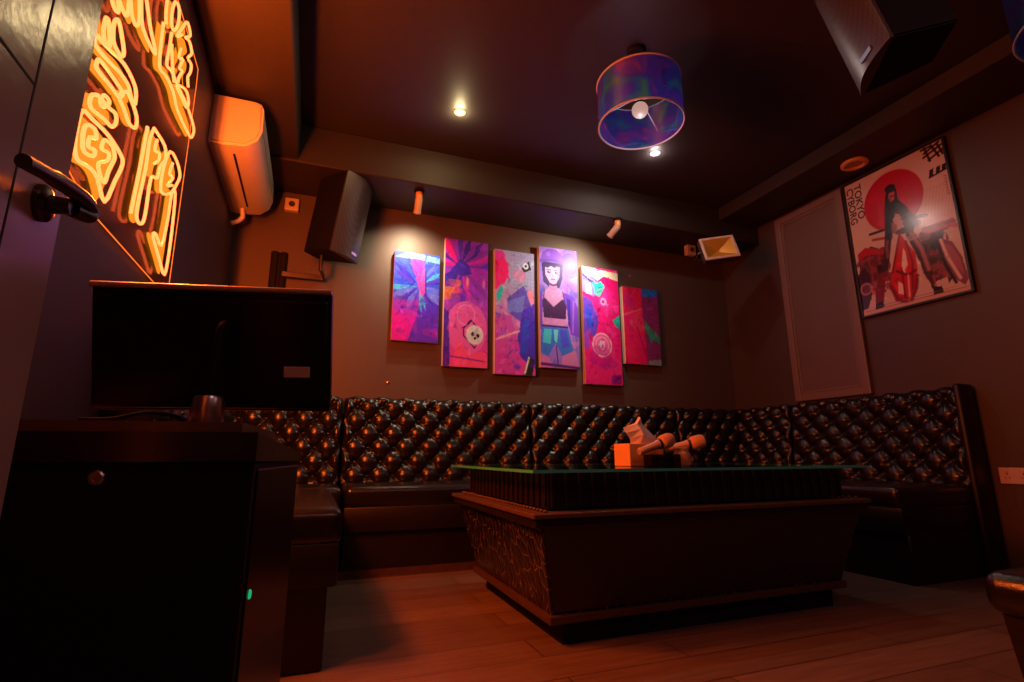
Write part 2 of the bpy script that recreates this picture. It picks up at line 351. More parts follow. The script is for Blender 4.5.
# tall moulded panel on the right wall
pn = struct(MB().box(3.530, XR, 2.425, 2.975, 1.06, 2.535).build('door_2', 'panel'))
f = MB()
for a, b, c, e in ((2.400, 2.455, 1.035, 2.56), (2.945, 3.000, 1.035, 2.56), (2.454, 2.946, 1.036, 1.09), (2.454, 2.946, 2.505, 2.559)): f.box(3.515, XR, a, b, c, e, .006, 2)
for a, b, c, e in ((2.455, 2.475, 1.09, 2.505), (2.925, 2.945, 1.09, 2.505), (2.474, 2.926, 1.09, 1.11), (2.474, 2.926, 2.485, 2.505)): f.box(3.522, XR, a, b, c, e, .004, 1)
f.build('door_frame', 'frame', pn)
# ------------------------------------------------------------------ the tufted sofa
def tufted(w, h, bulge=.030, a=.162, row=.088, z0=.46, lean=.05, r=.055, res=.0085):
    """cushion face: diamonds pulled in by buttons, rolled over the top. local: x 0..w, face towards -y, back at y=0"""
    prof = []                                  # (y, z, ny, nz, s)
    yb, yt = -.135, -.135+lean
    n = int(h/res)
    for i in range(n+1):
        t = i/n; prof.append((yb+(yt-yb)*t, z0+h*t, -1, lean/h, h*t))
    m = 18
    for i in range(1, m+1):
        g = PI/2*i/m*1.15; prof.append((yt+r-r*math.cos(g), z0+h+r*math.sin(g), -math.cos(g), math.sin(g), h+r*g))
    S = prof[-1][4]; nx = int(w/res); cols = round(w/a); aa = w/cols
    xs = np.linspace(0, w, nx+1)
    top = h-.004                                  # height of the first row of buttons
    V = []
    for (y, z, ny, nz, s) in prof:
        q = (top-s)/row
        p1 = np.abs(np.sin(PI*(xs/aa-.5+q/2))); p2 = np.abs(np.sin(PI*(xs/aa-.5-q/2)))
        hgt = (p1*p2)**.5
        # distance to the nearest button, for the dimple and its creases
        best = np.full(xs.shape, 9.0); ang = np.zeros(xs.shape)
        for rr in range(-1, 7):
            sy = top-rr*row
            if sy < .02: continue
            off = .5 if rr % 2 == 0 else 0
            k = np.round(xs/aa-off); bx = (k+off)*aa; dx = xs-bx; dy = s-sy
            if rr == -1: continue
            dd = np.hypot(dx, dy); sel = dd < best
            best = np.where(sel, dd, best); ang = np.where(sel, np.arctan2(dy, dx), ang)
        dim = np.exp(-(best/.023)**2)
        cre = np.cos(ang*10+1.3*np.sin(ang*3))*np.exp(-((best-.028)/.019)**2)*.0065
        end = np.clip(np.minimum(xs, w-xs)/.025, 0, 1)**.5
        fade = min(1, max(0, (S-s)/.05)); low = min(1, max(0, s/.02))
        dsp = (bulge*hgt - .022*dim + cre)*end*max(fade, .25)*(.4+.6*low)
        ln = math.hypot(ny, nz)
        for x, e in zip(xs, dsp): V.append((x, y+ny/ln*e, z+nz/ln*e))
    nr = len(prof); F = []
    for i in range(nr-1):
        for j in range(nx):
            k = i*(nx+1)+j; F.append((k, k+1, k+nx+2, k+nx+1))
    # close with a back
    base = len(V); zt = prof[-1][1]
    V += [(0, 0, z0), (w, 0, z0), (0, 0, zt), (w, 0, zt)]
    F.append((base+1, base, base+2, base+3))
    t0, t1 = (nr-1)*(nx+1), (nr-1)*(nx+1)+nx
    F.append(tuple([base+3, base+2]+list(range(t0, t1+1))))
    F.append(tuple([base, base+1]+list(range(nx, -1, -1))))
    F.append(tuple([base]+[i*(nx+1) for i in range(nr)]+[base+2]))
    F.append(tuple([base+1, base+3]+[i*(nx+1)+nx for i in range(nr-1, -1, -1)]))
    me = bpy.data.meshes.new('backrest'); me.from_pydata(V, [], F); me.update()
    me.materials.append(M['leather'])
    for p in me.polygons: p.use_smooth = len(p.vertices) == 4 and p.index < (nr-1)*nx
    # button places
    B = []
    for rr in range(0, 7):
        s = top-rr*row
        if s < .05: break
        off = .5 if rr % 2 == 0 else 0
        for k in range(cols+1):
            x = (k+off)*aa
            if .03 < x < w-.03:
                y = yb+(yt-yb)*s/h; B.append((x, y+.012, z0+s))
    return me, B
_btn = None
def button_mesh():
    global _btn
    if _btn is None:
        o = MB().lathe([(.0, .004), (.006, .0035), (.0095, .001), (.010, -.002), (.006, -.006)], 14).build('button', 'leather', None, True)
        _btn = o.data; bpy.data.objects.remove(o)
    return _btn
def add_back(t, w, loc=(0, 0, 0), rz=0, h=.495):
    me, B = tufted(w, h)
    bk = bpy.data.objects.new('backrest', me); COL.objects.link(bk); bk.parent = t; bk.location = loc; bk.rotation_euler = (0, 0, rz)
    for b in B:
        o = bpy.data.objects.new('button', button_mesh()); COL.objects.link(o); o.parent = bk
        o.location = b; o.rotation_euler = (PI/2, 0, 0)
    return bk
SOFA = 'sections of the tufted black leather corner sofa'
def section(label, w, D, loc, rz, back=True, side_back=None, seat_w=None):
    t = thing('sofa_section', label, 'sofa', loc, rz, SOFA)
    MB().box(.006, w-.006, .035, D-.02, 0, .25, .006, 1).build('base', 'leather2', t, 40)
    MB().box(.003, w-.003, .006, D, .235, .37, .012, 2).build('apron', 'leather2', t, 40)
    MB().box(.002, w-.002, 0, D-.02, .355, .475, .034, 5).build('seat', 'leather', t, 50)
    if back: add_back(t, w-.006, (.003, D, 0))
    return t
section('left wing of tufted black leather sofa along neon sign wall, behind dark cabinet', 1.13, .69, (.115, 1.83, 0), PI/2)
t = section('left corner piece of tufted black leather sofa, partly hidden behind monitor', .745, .63, (-.57, 3.0, 0), 0)
add_back(t, .61, (.0, .005, 0), PI/2)
section('tufted black leather sofa piece below the blue and purple picture panels', 1.30, .63, (.185, 3.0, 0), 0)
section('tufted black leather sofa piece below the pink picture panels, behind table', 1.30, .63, (1.492, 3.0, 0), 0)
t = section('right corner piece of tufted black leather sofa, below the floodlight', .745, .63, (2.798, 3.0, 0), 0)
add_back(t, .61, (.740, .615, 0), -PI/2)
t = section('right wing of tufted black leather sofa along poster wall', 1.14, .735, (2.80, 2.99, 0), -PI/2)
MB().box(1.128, 1.165, .60, .735, 0, 1.03, .015, 3).build('end_panel', 'leather2', t, 40)
# ------------------------------------------------------------------ the table
t = thing('karaoke_table', 'long low dark table with green-edged glass top in front of the sofa', 'table', (1.50, 2.075, 0))
def loc_box(m, x0, x1, y0, y1, z0, z1, bev=0, seg=2): return m.box(x0-1.5, x1-1.5, y0-2.075, y1-2.075, z0, z1, bev, seg)
x0, x1, y0, y1 = .705, 2.315, 1.65, 2.74
loc_box(MB(), x0, x1, y0, y1, .578, .590, .002, 1).build('glass_top', 'glass', t)
e = MB()
for q in ((x0-.001, x1+.001, y0-.002, y0+.001), (x0-.001, x1+.001, y1-.001, y1+.002), (x0-.002, x0+.001, y0, y1), (x1-.001, x1+.002, y0, y1)): loc_box(e, *q, .579, .589)
e.build('glass_edge', 'glassedge', t)['label'] = 'green polished edge of the glass'
m = MB(); loc_box(m, x0+.085, x1-.085, y0+.07, y1-.07, .455, .576)
for i in range(27):
    x = x0+.10+i*(x1-x0-.2)/26
    for y in (y0+.066, y1-.066): loc_box(m, x-.006, x+.006, y-.006, y+.006, .457, .574, .002, 1)
for i in range(18):
    y = y0+.085+i*(y1-y0-.17)/17
    for x in (x0+.081, x1-.081): loc_box(m, x-.006, x+.006, y-.006, y+.006, .457, .574, .002, 1)
m.build('ribbed_tier', 'lacq', t)['label'] = 'tier of upright dark ribs under the glass'
m = MB(); loc_box(m, x0, x1, y0, y1, .430, .447, .004, 2); m.build('lip', 'wood', t)
m = MB(); loc_box(m, x0+.010, x1-.010, y0+.010, y1-.010, .40, .432, .004, 2); m.build('lip_moulding', 'lacq', t)
m = MB(); n = 34
for i in range(n):
    y = y0+.03+i*(y1-y0-.06)/(n-1)
    for x in (x0+.055, x1-.055):
        m.lathe([(.0, -.006), (.006, -.003), (.008, 0), (.006, .005), (.0, .007)], 8, Matrix.Translation((x-1.5, y-2.075, .451)))
m.build('bead_trim', 'wood', t, True)
def rect(a, b, c, d, z): return [(a-1.5, c-2.075, z), (b-1.5, c-2.075, z), (b-1.5, d-2.075, z), (a-1.5, d-2.075, z)]
MB().hexa(rect(x0+.110, x1-.110, y0+.110, y1-.110, .10), rect(x0+.035, x1-.035, y0+.03, y1-.03, .405)).build('body', 'crackle', t)
MB().hexa(rect(x0+.118, x1-.118, y0+.104, y1-.104, .112), rect(x0+.047, x1-.047, y0+.026, y1-.026, .400)).build('front_panel', 'lacq', t)
m = MB(); loc_box(m, x0+.095, x1-.095, y0+.095, y1-.095, .072, .102, .006, 2); m.build('foot_moulding', 'wood2', t)
loc_box(MB(), x0+.155, x1-.155, y0+.125, y1-.125, 0, .075).build('plinth', 'black', t)
# ------------------------------------------------------------------ on the table
ZT = .590
t = thing('tissue_box', 'orange wooden tissue box on the glass table, one tissue pulled up', 'tissue box', (1.358, 1.990, ZT), math.radians(4))
MB().box(-.092, .092, -.056, .056, 0, .096, .004, 2).build('box', 'orangewood', t)
bm = MB(); ring = []
shape = [(0, [(-.042, -.012), (-.02, -.026), (.02, -.022), (.046, -.006), (.03, .012), (-.02, .016)]),
         (.03, [(-.046, -.018), (-.012, -.036), (.03, -.024), (.052, -.004), (.026, .018), (-.026, .014)]),
         (.055, [(-.060, -.020), (-.016, -.030), (.026, -.014), (.040, .0), (.018, .014), (-.034, .006)]),
         (.078, [(-.064, -.012), (-.020, -.018), (.014, -.008), (.024, .002), (.008, .012), (-.020, .006)]),
         (.10, [(-.020, -.006), (-.006, -.012), (.006, -.004), (.010, .004), (.0, .010), (-.012, .006)]),
         (.122, [(-.004, -.002), (0, -.004), (.003, 0), (.003, .003), (0, .004), (-.003, .002)])]
for z, pp in shape: ring.append([bm.bm.verts.new((p[0]*1.62+.014, p[1]*1.3, .092+z+.012*(1 if k in (1, 4) else -.5)*(z > .02) * (z < .11))) for k, p in enumerate(pp)])
for A, B in zip(ring, ring[1:]):
    for k in range(6): bm.bm.faces.new((A[k], A[(k+1) % 6], B[(k+1) % 6], B[k]))
bm.bm.faces.new(ring[-1])
ts = bm.build('tissue', 'paper', t)
def mic(label, loc, rz, tilt):
    t = thing('microphone', label, 'microphone', loc, group='microphones on the table', rot=(0, tilt, rz))
    X = axis_mx((0, 0, 0), (1, 0, 0))
    MB().lathe([(.0, -.105), (.013, -.105), (.016, -.10), (.0155, -.07), (.017, -.02), (.021, 0), (.0, 0)], 20, X).build('handle', 'micm', t, 40)
    MB().lathe([(.0, -.002), (.022, -.002), (.023, .006), (.022, .010), (.0, .010)], 20, X).build('collar', 'darksteel', t, 40)
    MB().lathe([(.0, .008), (.021, .009), (.029, .016), (.031, .034), (.031, .056), (.026, .070), (.0, .074)], 20, X).build('foam_head', 'tan', t, 50)
    return t
a = math.radians(-18)
mic('tan headed microphone resting its handle towards the tissue box', (1.372, 1.862, ZT+.092), 0, math.radians(-18))
mic('tan headed microphone farther from tissue box, lying over the clear glass dish', (1.578, 1.925, ZT+.094), math.radians(-26), math.radians(-12))
def tray(label, loc, rz, sx, sy, hz, m, grp=None):
    t = thing('glass_dish', label, 'dish', loc, rz, grp); k = MB(); w_ = .006
    k.box(-sx, sx, -sy, sy, 0, .008, .002, 1)
    for q in ((-sx, sx, -sy, -sy+w_), (-sx, sx, sy-w_, sy), (-sx, -sx+w_, -sy, sy), (sx-w_, sx, -sy, sy)): k.box(*q, .006, hz, .002, 1)
    k.build('dish', m, t); return t
tray('square brown glass dish under the microphone nearest the tissue box', (1.385, 1.862, ZT), 0, .062, .045, .050, 'brownglass')
tray('square clear glass dish under the microphone farther from the tissue box', (1.618, 1.895, ZT), math.radians(-10), .042, .042, .054, 'clearglass')
t = thing('jar', 'small ribbed amber jar standing between the two microphones', 'jar', (1.492, 1.868, ZT))
k = MB(); pr = [(.0, 0), (.030, 0), (.033, .004), (.033, .055), (.029, .060), (.029, .066), (.024, .066), (.024, .02), (.0, .02)]
k.lathe(pr, 24)
for i in range(24):
    q = 2*PI*i/24; k.tube([(.033*math.cos(q), .033*math.sin(q), .006), (.033*math.cos(q), .033*math.sin(q), .054)], .0028, 6)
k.build('jar_body', 'micm', t, 40)
MB().lathe([(.0, .066), (.030, .066), (.031, .070), (.031, .076), (.028, .079), (.0, .079)], 24).build('lid', 'orangewood', t, 40)
# ------------------------------------------------------------------ stool bottom right
t = thing('ottoman', 'square black leather ottoman cut off by the bottom right corner', 'stool', (1.44, .485, 0))
MB().hexa([(-.16, -.16, .03), (.16, -.16, .03), (.16, .16, .03), (-.16, .16, .03)], [(-.19, -.185, .345), (.19, -.185, .345), (.19, .185, .345), (-.19, .185, .345)]).build('base', 'leather2', t)
MB().box(-.212, .212, -.205, .205, .34, .42, .030, 4).build('cushion', 'leather', t, 50)
for sx in (-1, 1):
    for sy in (-1, 1): MB().lathe([(.0, 0), (.014, 0), (.018, .035), (.0, .035)], 12, Matrix.Translation((sx*.125, sy*.125, 0))).build('leg', 'black', t, 40)
# ------------------------------------------------------------------ karaoke cabinet and monitor
KR = math.radians(-7)
t = thing('karaoke_cabinet', 'black cabinet with round silver lock in the lower left corner', 'cabinet', (-.290, 1.115, 0), KR)
W2, D2 = .245, .225                                          # half sizes
MB().box(-W2+.004, W2-.004, -D2+.008, D2-.008, .03, .633, .004, 1).build('body', 'black', t)
MB().box(W2-.005, W2-.001, -D2+.03, D2-.03, .05, .62, .002, 1).build('side_panel', 'gloss', t)['label'] = 'glossy black side panel'
MB().box(-W2+.03, W2-.03, -D2+.003, -D2+.010, .06, .61, .003, 1).build('door', 'black', t)
sl = .030
MB().hexa([(-W2, -D2, .632), (W2, -D2, .632), (W2, D2, .628), (-W2, D2, .628)], [(-W2, -D2, .674), (W2, -D2, .674), (W2, D2, .674-sl), (-W2, D2, .674-sl)]).build('top', 'lacq', t)
MB().hexa([(-W2+.02, -D2+.03, .655), (W2-.03, -D2+.03, .655), (W2-.05, D2-.06, .64), (-W2+.02, D2-.06, .64)],
          [(-W2+.02, -D2+.03, .692), (W2-.03, -D2+.03, .690), (W2-.05, D2-.06, .690), (-W2+.02, D2-.06, .690)]).build('platform', 'wood', t)
MB().box(-W2+.02, W2-.02, -D2+.02, D2-.02, 0, .032).build('plinth', 'black', t)
k = MB(); k.lathe([(.0, 0), (.0105, 0), (.0105, .004), (.0085, .006), (.0045, .006), (.0045, .003), (.0, .003)], 24, axis_mx((.046, -D2+.003, .611), (0, -1, 0)))
k.build('lock', 'steel', t, 40)
MB().lathe([(.0, 0), (.007, 0), (.006, .002), (.0, .003)], 18, axis_mx((W2-.001, -D2+.050, .440), (1, 0, 0))).build('indicator_light', 'green', t, 40)
# monitor seen from behind
t = thing('monitor', 'black flat monitor seen from behind on top of the cabinet', 'monitor', (-.172, 1.13, .6935), math.radians(-12.7))
TL = math.radians(14); mx = Matrix.Translation((-.025, .025, .155)) @ Matrix.Rotation(TL, 4, 'X')
MB().box(-.222, .222, -.010, .014, -.122, .122, .005, 2, mx).box(-.216, .216, -.022, -.009, -.116, .104, .008, 2, mx).build('shell', 'gloss', t)
MB().box(-.218, .218, .0135, .0155, -.118, .118, 0, 1, mx).build('screen', 'hole', t)
k = MB().tube([(-.2225, -.012, .1215), (.2225, -.012, .1215)], .0055, 12); bmesh.ops.transform(k.bm, matrix=mx, verts=k.bm.verts); k.build('top_rim', 'rim', t, 40)
MB().box(.135, .185, -.0235, -.021, -.052, -.030, .001, 1, mx).build('port_label', 'cream', t)['label'] = 'small pale tab on the back'
MB().lathe([(.0, 0), (.025, 0), (.027, .003), (.027, .047), (.024, .052), (.0, .052)], 28, Matrix.Translation((.005, -.055, 0))).build('stand_foot', 'steel', t, 40)
MB().tube(smooth_path([(.005, -.055, .05), (.006, -.055, .10), (.008, -.053, .15), (.009, -.046, .185), (.010, -.020, .200)], False, 4), .0085, 12).build('stand_neck', 'black', t, 40)
tag(MB().tube(smooth_path([(-.34, 1.00, .6965), (-.29, .975, .6965), (-.25, .968, .706), (-.225, .99, .7065), (-.21, 1.01, .703), (-.205, 1.03, .6965)], False, 6), .0032, 8).build('cable', 'black', None, True),
    'thin black cable lying on the cabinet top by the monitor foot', 'cable')
# ------------------------------------------------------------------ air conditioner
t = thing('air_conditioner', 'white wall air conditioner glowing orange, high on left wall by neon sign', 'air conditioner', (XL, 2.63, 2.14))
P = [(0, .005), (.06, .0), (.165, .012), (.215, .055), (.232, .11), (.228, .235), (.215, .262), (.19, .27), (0, .27)]
k = MB().prism(P, 'Y', 0, .83)
bmesh.ops.bevel(k.bm, geom=[e for e in k.bm.edges if abs(e.verts[0].co.y-e.verts[1].co.y) < .01], offset=.012, segments=3, affect='EDGES')
k.build('casing', 'white', t, 35)
MB().box(.10, .110, .09, .70, -.0005, .007).build('louvre_slot', 'hole', t)
MB().box(.2315, .2335, .05, .78, .12, .122).build('front_seam', 'dgrey', t)
MB().tube(smooth_path([(.07, .74, .01), (.075, .75, -.025), (.075, .755, -.05), (.05, .765, -.075), (.015, .77, -.09)], False, 4), .014, 12).build('drain_pipe', 'white', t, True)
tag(MB().tube(smooth_path([(-.572, 2.10, 2.446), (-.565, 2.35, 2.430), (-.568, 2.52, 2.425), (-.570, 2.66, 2.412)], False, 5), .005, 8).build('wire', 'black', None, True),
    'thin dark wire running along top of left wall to air conditioner', 'wire')
# ------------------------------------------------------------------ neon sign
t = thing('neon_sign', 'glowing orange neon sign of large written characters on left wall', 'sign', (XL+.003, 1.8, 1.75))
def Lc(y, z): return (y-1.8, z-1.75)
b = [Lc(*p) for p in ((1.31, 1.30), (1.52, 1.25), (2.145, 1.247), (2.296, 1.294), (2.272, 2.17), (2.262, 2.255), (1.78, 2.255), (1.34, 1.92))]
MB().prism(b, 'X', 0, .008).build('backboard', 'acrylic', t)
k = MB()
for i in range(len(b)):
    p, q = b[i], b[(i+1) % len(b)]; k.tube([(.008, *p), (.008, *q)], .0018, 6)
k.build('board_edge', 'edgeglow', t)['label'] = 'edge of the clear board, with a faint glow added'  # neon light caught by the board edge, put in as emission
GLOW = 5.6
for ch, strokes in NEON.items():
    bk = MB(); tb = MB()
    for j, (cl, pts) in enumerate(strokes):
        q = [Lc(*p) for p in pts]
        if cl or len(pts) > 6:
            k_ = [(.009, p.y, p.z) for p in smooth_path([(0, *p) for p in q], bool(cl), 3)]
            try:
                v = [bk.bm.verts.new((.0095+.0004*j, p[1], p[2])) for p in k_]
                e = [bk.bm.edges.new((v[i], v[(i+1) % len(v)])) for i in range(len(v))]
                bmesh.ops.triangle_fill(bk.bm, edges=e, use_beauty=True)
            except Exception: pass
        pp = smooth_path([(.030, *p) for p in q], bool(cl), 3)
        tb.tube(pp, .0047, 7, bool(cl))
        pm = [(.020, p.y, p.z) for p in pp]
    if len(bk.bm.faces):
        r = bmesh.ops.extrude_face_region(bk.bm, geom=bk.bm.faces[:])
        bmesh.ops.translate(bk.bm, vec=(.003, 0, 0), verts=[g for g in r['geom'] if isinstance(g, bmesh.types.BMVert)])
        bo = bk.build('letter_bloom', 'bloomfill', t)  # glowing plates added inside the strokes in place of bloom
    tb.build('neon_tube', 'neon', t, True)
    for cl, s_ in strokes:
        l = bpy.data.lights.new('tube_glow', 'SPOT'); l.energy = GLOW*len(s_)/8*dict(A=.5, B=.6, C=.9, D=.8, E=3.6)[ch]; l.color = (1, .125, .012); l.shadow_soft_size = .03; l.spot_size = PI; l.spot_blend = .0
        o = bpy.data.objects.new('tube_glow', l); COL.objects.link(o); o.parent = t
        o.matrix_local = axis_mx((.045, sum(p[0] for p in s_)/len(s_)-1.8, sum(p[1] for p in s_)/len(s_)-1.75), (-1, 0, 0))
# ------------------------------------------------------------------ loudspeakers
def speaker(label, corner, normal, w, dpt, h, tilt, grp):
    """corner: the front edge nearest the viewer at mid height; normal: where the grille faces"""
    t = thing('loudspeaker', label, 'loudspeaker', corner, math.atan2(normal[1], normal[0])+PI/2, grp)
    mx = Matrix.Rotation(tilt, 4, 'X')
    # local: grille faces -y, x to its left-right, body behind at +y, narrower at the back
    k = MB(); z0, z1 = -h/2, h/2
    fr = [(0, 0), (w, 0)]; bkp = [(.05, dpt), (w-.05, dpt)]
    k.hexa([(0, .02, z0), (w, .02, z0), (w-.055, dpt, z0), (.055, dpt, z0)], [(0, .02, z1), (w, .02, z1), (w-.055, dpt, z1), (.055, dpt, z1)])
    bmesh.ops.bevel(k.bm, geom=k.bm.edges[:], offset=.006, segments=2, affect='EDGES')
    bmesh.ops.transform(k.bm, matrix=mx, verts=k.bm.verts); k.build('cabinet_shell', 'black', t)
    k = MB(); n = 14; pts = [(w*i/n, .018-.035*math.sin(PI*i/n)-.004) for i in range(n+1)]
    k.prism(pts+[(w, .024), (0, .024)], 'Z', z0+.006, z1-.006); bmesh.ops.transform(k.bm, matrix=mx, verts=k.bm.verts)
    k.build('grille', 'grille', t, 30)
    pts2 = [(p[0], p[1]-.003) for p in pts]
    for za, zb in ((z0, z0+.008), (z1-.008, z1)):
        k = MB().prism(pts2+[(w, .024), (0, .024)], 'Z', za, zb)
        bmesh.ops.transform(k.bm, matrix=mx, verts=k.bm.verts); k.build('grille_rim', 'dgrey', t, 30)
    k = MB().box(-.036, .036, -.003, .004, z0+.030, z0+.050, .002, 1); bmesh.ops.transform(k.bm, matrix=mx @ Matrix.Translation((w*.66, .012-.035*math.sin(PI*.66), 0)) @ Matrix.Rotation(.19, 4, 'Z'), verts=k.bm.verts)
    k.build('badge', 'steel', t)['label'] = 'small silver badge'
    return t
SP = 'pair of black wall loudspeakers'
speaker('black loudspeaker in left rear corner, beside the air conditioner', (.070, 3.19, 2.155), (.76, -.65), .27, .28, .54, math.radians(10), SP)
t = thing('speaker_bracket', 'black steel bracket on back wall under the left loudspeaker', 'bracket', (-.290, 3.645, 1.825))
k = MB().box(-.055, .05, -.012, 0, -.16, .16, .003, 1).box(-.045, -.012, -.03, -.01, -.16, .16, .002, 1).box(.012, .040, -.03, -.01, -.16, .16, .002, 1); k.build('wall_plate', 'black', t)
k = MB().box(.02, .30, -.045, -.02, -.02, .02, .004, 1).tube([(.285, -.04, 0), (.265, -.24, 0)], .014, 10).tube([(.265, -.24, -.02), (.265, -.24, .09)], .013, 10); k.build('arm', 'darksteel', t, 40)
t = speaker('black loudspeaker hanging at top right near the ceiling, facing left', (1.934, 1.256, 2.300), (-.78, .63), .32, .25, .50, math.radians(13), SP)
t.location = (1.845, 1.00, 2.365) if False else t.location
t = thing('speaker_bracket', 'dark steel bracket holding the loudspeaker at top right from the ceiling edge', 'bracket', (3.115, .98, 2.645))
MB().box(-.012, .0, -.06, .06, -.05, .05, .003, 1).build('wall_plate', 'darksteel', t)
MB().tube(smooth_path([(-.01, 0, 0), (-.5, .02, -.05), (-.9, .0, -.22), (-1.035, -.012, -.30)], False, 4), .014, 10).build('arm', 'darksteel', t, 40)
# ------------------------------------------------------------------ ceiling spots
def spot(label, x, y, aim, lens, power, col, size, blend):
    t = thing('spotlight', label, 'spotlight', (x, y, ZB), 0, 'ceiling spotlights over the pictures')
    MB().lathe([(.0, 0), (.036, 0), (.036, -.012), (.030, -.018), (.0, -.018)], 28).build('base', 'black', t, 40)
    MB().lathe([(.0, -.015), (.024, -.015), (.024, -.062), (.020, -.066), (.0, -.066)], 28).build('neck', 'bronze', t, 40)
    d = Vector(aim).normalized(); mx = axis_mx((0, 0, -.062), d)
    MB().lathe([(.0, -.008), (.022, -.008), (.0255, -.002), (.0255, .086), (.0275, .088), (.0275, .100), (.024, .102), (.024, .092), (.0, .092)], 28, mx).build('barrel', 'cream', t, 40)
    MB().lathe([(.0, .0935), (.0235, .0935), (.0235, .0975), (.012, .100), (.0, .1005)], 24, mx).build('lens', lens, t, 40)
    l = bpy.data.lights.new('spot_beam', 'SPOT'); l.energy = power; l.color = col; l.spot_size = math.radians(size); l.spot_blend = blend; l.shadow_soft_size = .02
    o = bpy.data.objects.new('spot_beam', l); COL.objects.link(o); o.parent = t
    o.matrix_local = axis_mx(Vector((0, 0, -.062))+d*.106, -d)
spot('straight down ceiling spotlight above the blue picture panel', .575, 3.30, (.02, .85, -1), 'lens1', 36, (1, .78, .50), 125, 1)
spot('tilted ceiling spotlight above the pink picture panels', 2.105, 3.20, (-.36, .62, -.62), 'lens2', 46, (1, .86, .60), 140, 1)
# ------------------------------------------------------------------ small round ceiling lights
def puck(label, x, y, m, power, col, halo=1.5):
    t = thing('ceiling_light', label, 'ceiling light', (x, y, ZC), 0, 'small round ceiling lights')
    MB().lathe([(.0, 0), (.042, 0), (.040, -.002), (.0, -.002)], 32).build('rim', 'ceil', t, 40)
    MB().lathe([(.036, 0), (.035, -.004), (.027, -.007), (.013, -.009), (.0, -.0095)], 28).build('diffuser', m, t, True)
    for kind, e, z in (('POINT', halo, -.036), ('SPOT', power, -.030)):
        l = bpy.data.lights.new('lamp_light', kind); l.energy = e; l.color = col; l.shadow_soft_size = .02 if kind == 'POINT' else .035
        if kind == 'SPOT': l.spot_size = math.radians(178); l.spot_blend = .2
        o = bpy.data.objects.new('lamp_light', l); COL.objects.link(o); o.parent = t; o.location = (0, 0, z)
puck('small round ceiling light with a yellow glow, nearest the neon sign wall', .706, 2.733, 'puckw', 4, (1, .74, .36), 3.0)
puck('small round ceiling light with a bluish white glow behind the drum pendant', 2.101, 2.683, 'puckc', 8, (1, .76, .70), 1.7)
puck('added pinkish fill light on the ceiling near the entrance, out of view', .75, -.45, 'fillp', 12, (1, .42, .40))  # unseen lamp added to light the door and near wall
puck('added pinkish fill light over the front of the room, out of view', 2.3, -.45, 'fillp', 7, (1, .42, .40))  # second unseen lamp added as fill from behind the camera
# round ring on the right soffit
t = thing('ceiling_vent', 'round ochre ring with sunken centre on soffit above the poster', 'vent', (3.345, 2.16, 2.59))
MB().lathe([(.082, 0), (.082, -.014), (.074, -.020), (.060, -.020), (.054, -.012), (.054, 0)], 40, closed=True).build('ring', 'bronze', t, 40)
MB().lathe([(.0, 0), (.055, 0), (.055, -.006), (.030, -.012), (.0, -.012)], 32).build('centre', 'bronzedark', t, 40)
# ------------------------------------------------------------------ drum pendants
def pendant(label, x, y, r, h, zt, on):
    t = thing('pendant_lamp', label, 'pendant lamp', (x, y, ZC), 0, 'iridescent drum pendant lamps')
    MB().lathe([(.0, 0), (.05, 0), (.05, -.018), (.044, -.024), (.0, -.024)], 28).build('ceiling_rose', 'black', t, 40)
    z1, z0 = zt-ZC, zt-ZC-h
    MB().tube([(0, 0, -.02), (0, 0, z1-h*.32)], .005, 8).build('cord', 'black', t, True)
    MB().lathe([(r, z0), (r, z1), (r-.003, z1), (r-.003, z0)], 72, closed=True).build('shade', 'film', t, 40)
    k = MB()
    for z in (z0, z1):
        k.tube([(r*math.cos(q*2*PI/48), r*math.sin(q*2*PI/48), z) for q in range(48)], .0045, 8, True)
    for q in range(3):
        a = 2*PI*q/3+.5; k.tube([(.022*math.cos(a), .022*math.sin(a), z1-h*.36), (r*math.cos(a), r*math.sin(a), z0+h*.30)], .0028, 6)
    k.build('shade_frame', 'palewire', t, True)
    MB().lathe([(.0, z1-h*.28), (.021, z1-h*.28), (.021, z1-h*.28-.055), (.0, z1-h*.28-.055)], 20).build('socket', 'black', t, 40)
    zb = z1-h*.28-.085; R = .041
    if on:
        l = bpy.data.lights.new('shade_fill_light', 'POINT'); l.energy = 1.0; l.color = (.95, .85, 1); l.shadow_soft_size = .03  # light added below the dim bulb to brighten the inside of the shade
        o = bpy.data.objects.new('shade_fill_light', l); COL.objects.link(o); o.parent = t; o.location = (0, 0, zb-.085)
    MB().lathe([(.0, zb+.045), (.016, zb+.044)]+[(R*math.sin(g), zb+R*math.cos(g)) for g in [PI*(.16+.84*i/14) for i in range(15)]], 28).build('bulb', 'bulb', t, True)
pendant('iridescent blue and purple drum pendant lamp with a round bulb above the table', 1.437, 1.93, .210, .24, 2.500, True)
pendant('drum pendant lamp cut off by the top right corner', 2.585, .70, .25, .33, 2.53, False)
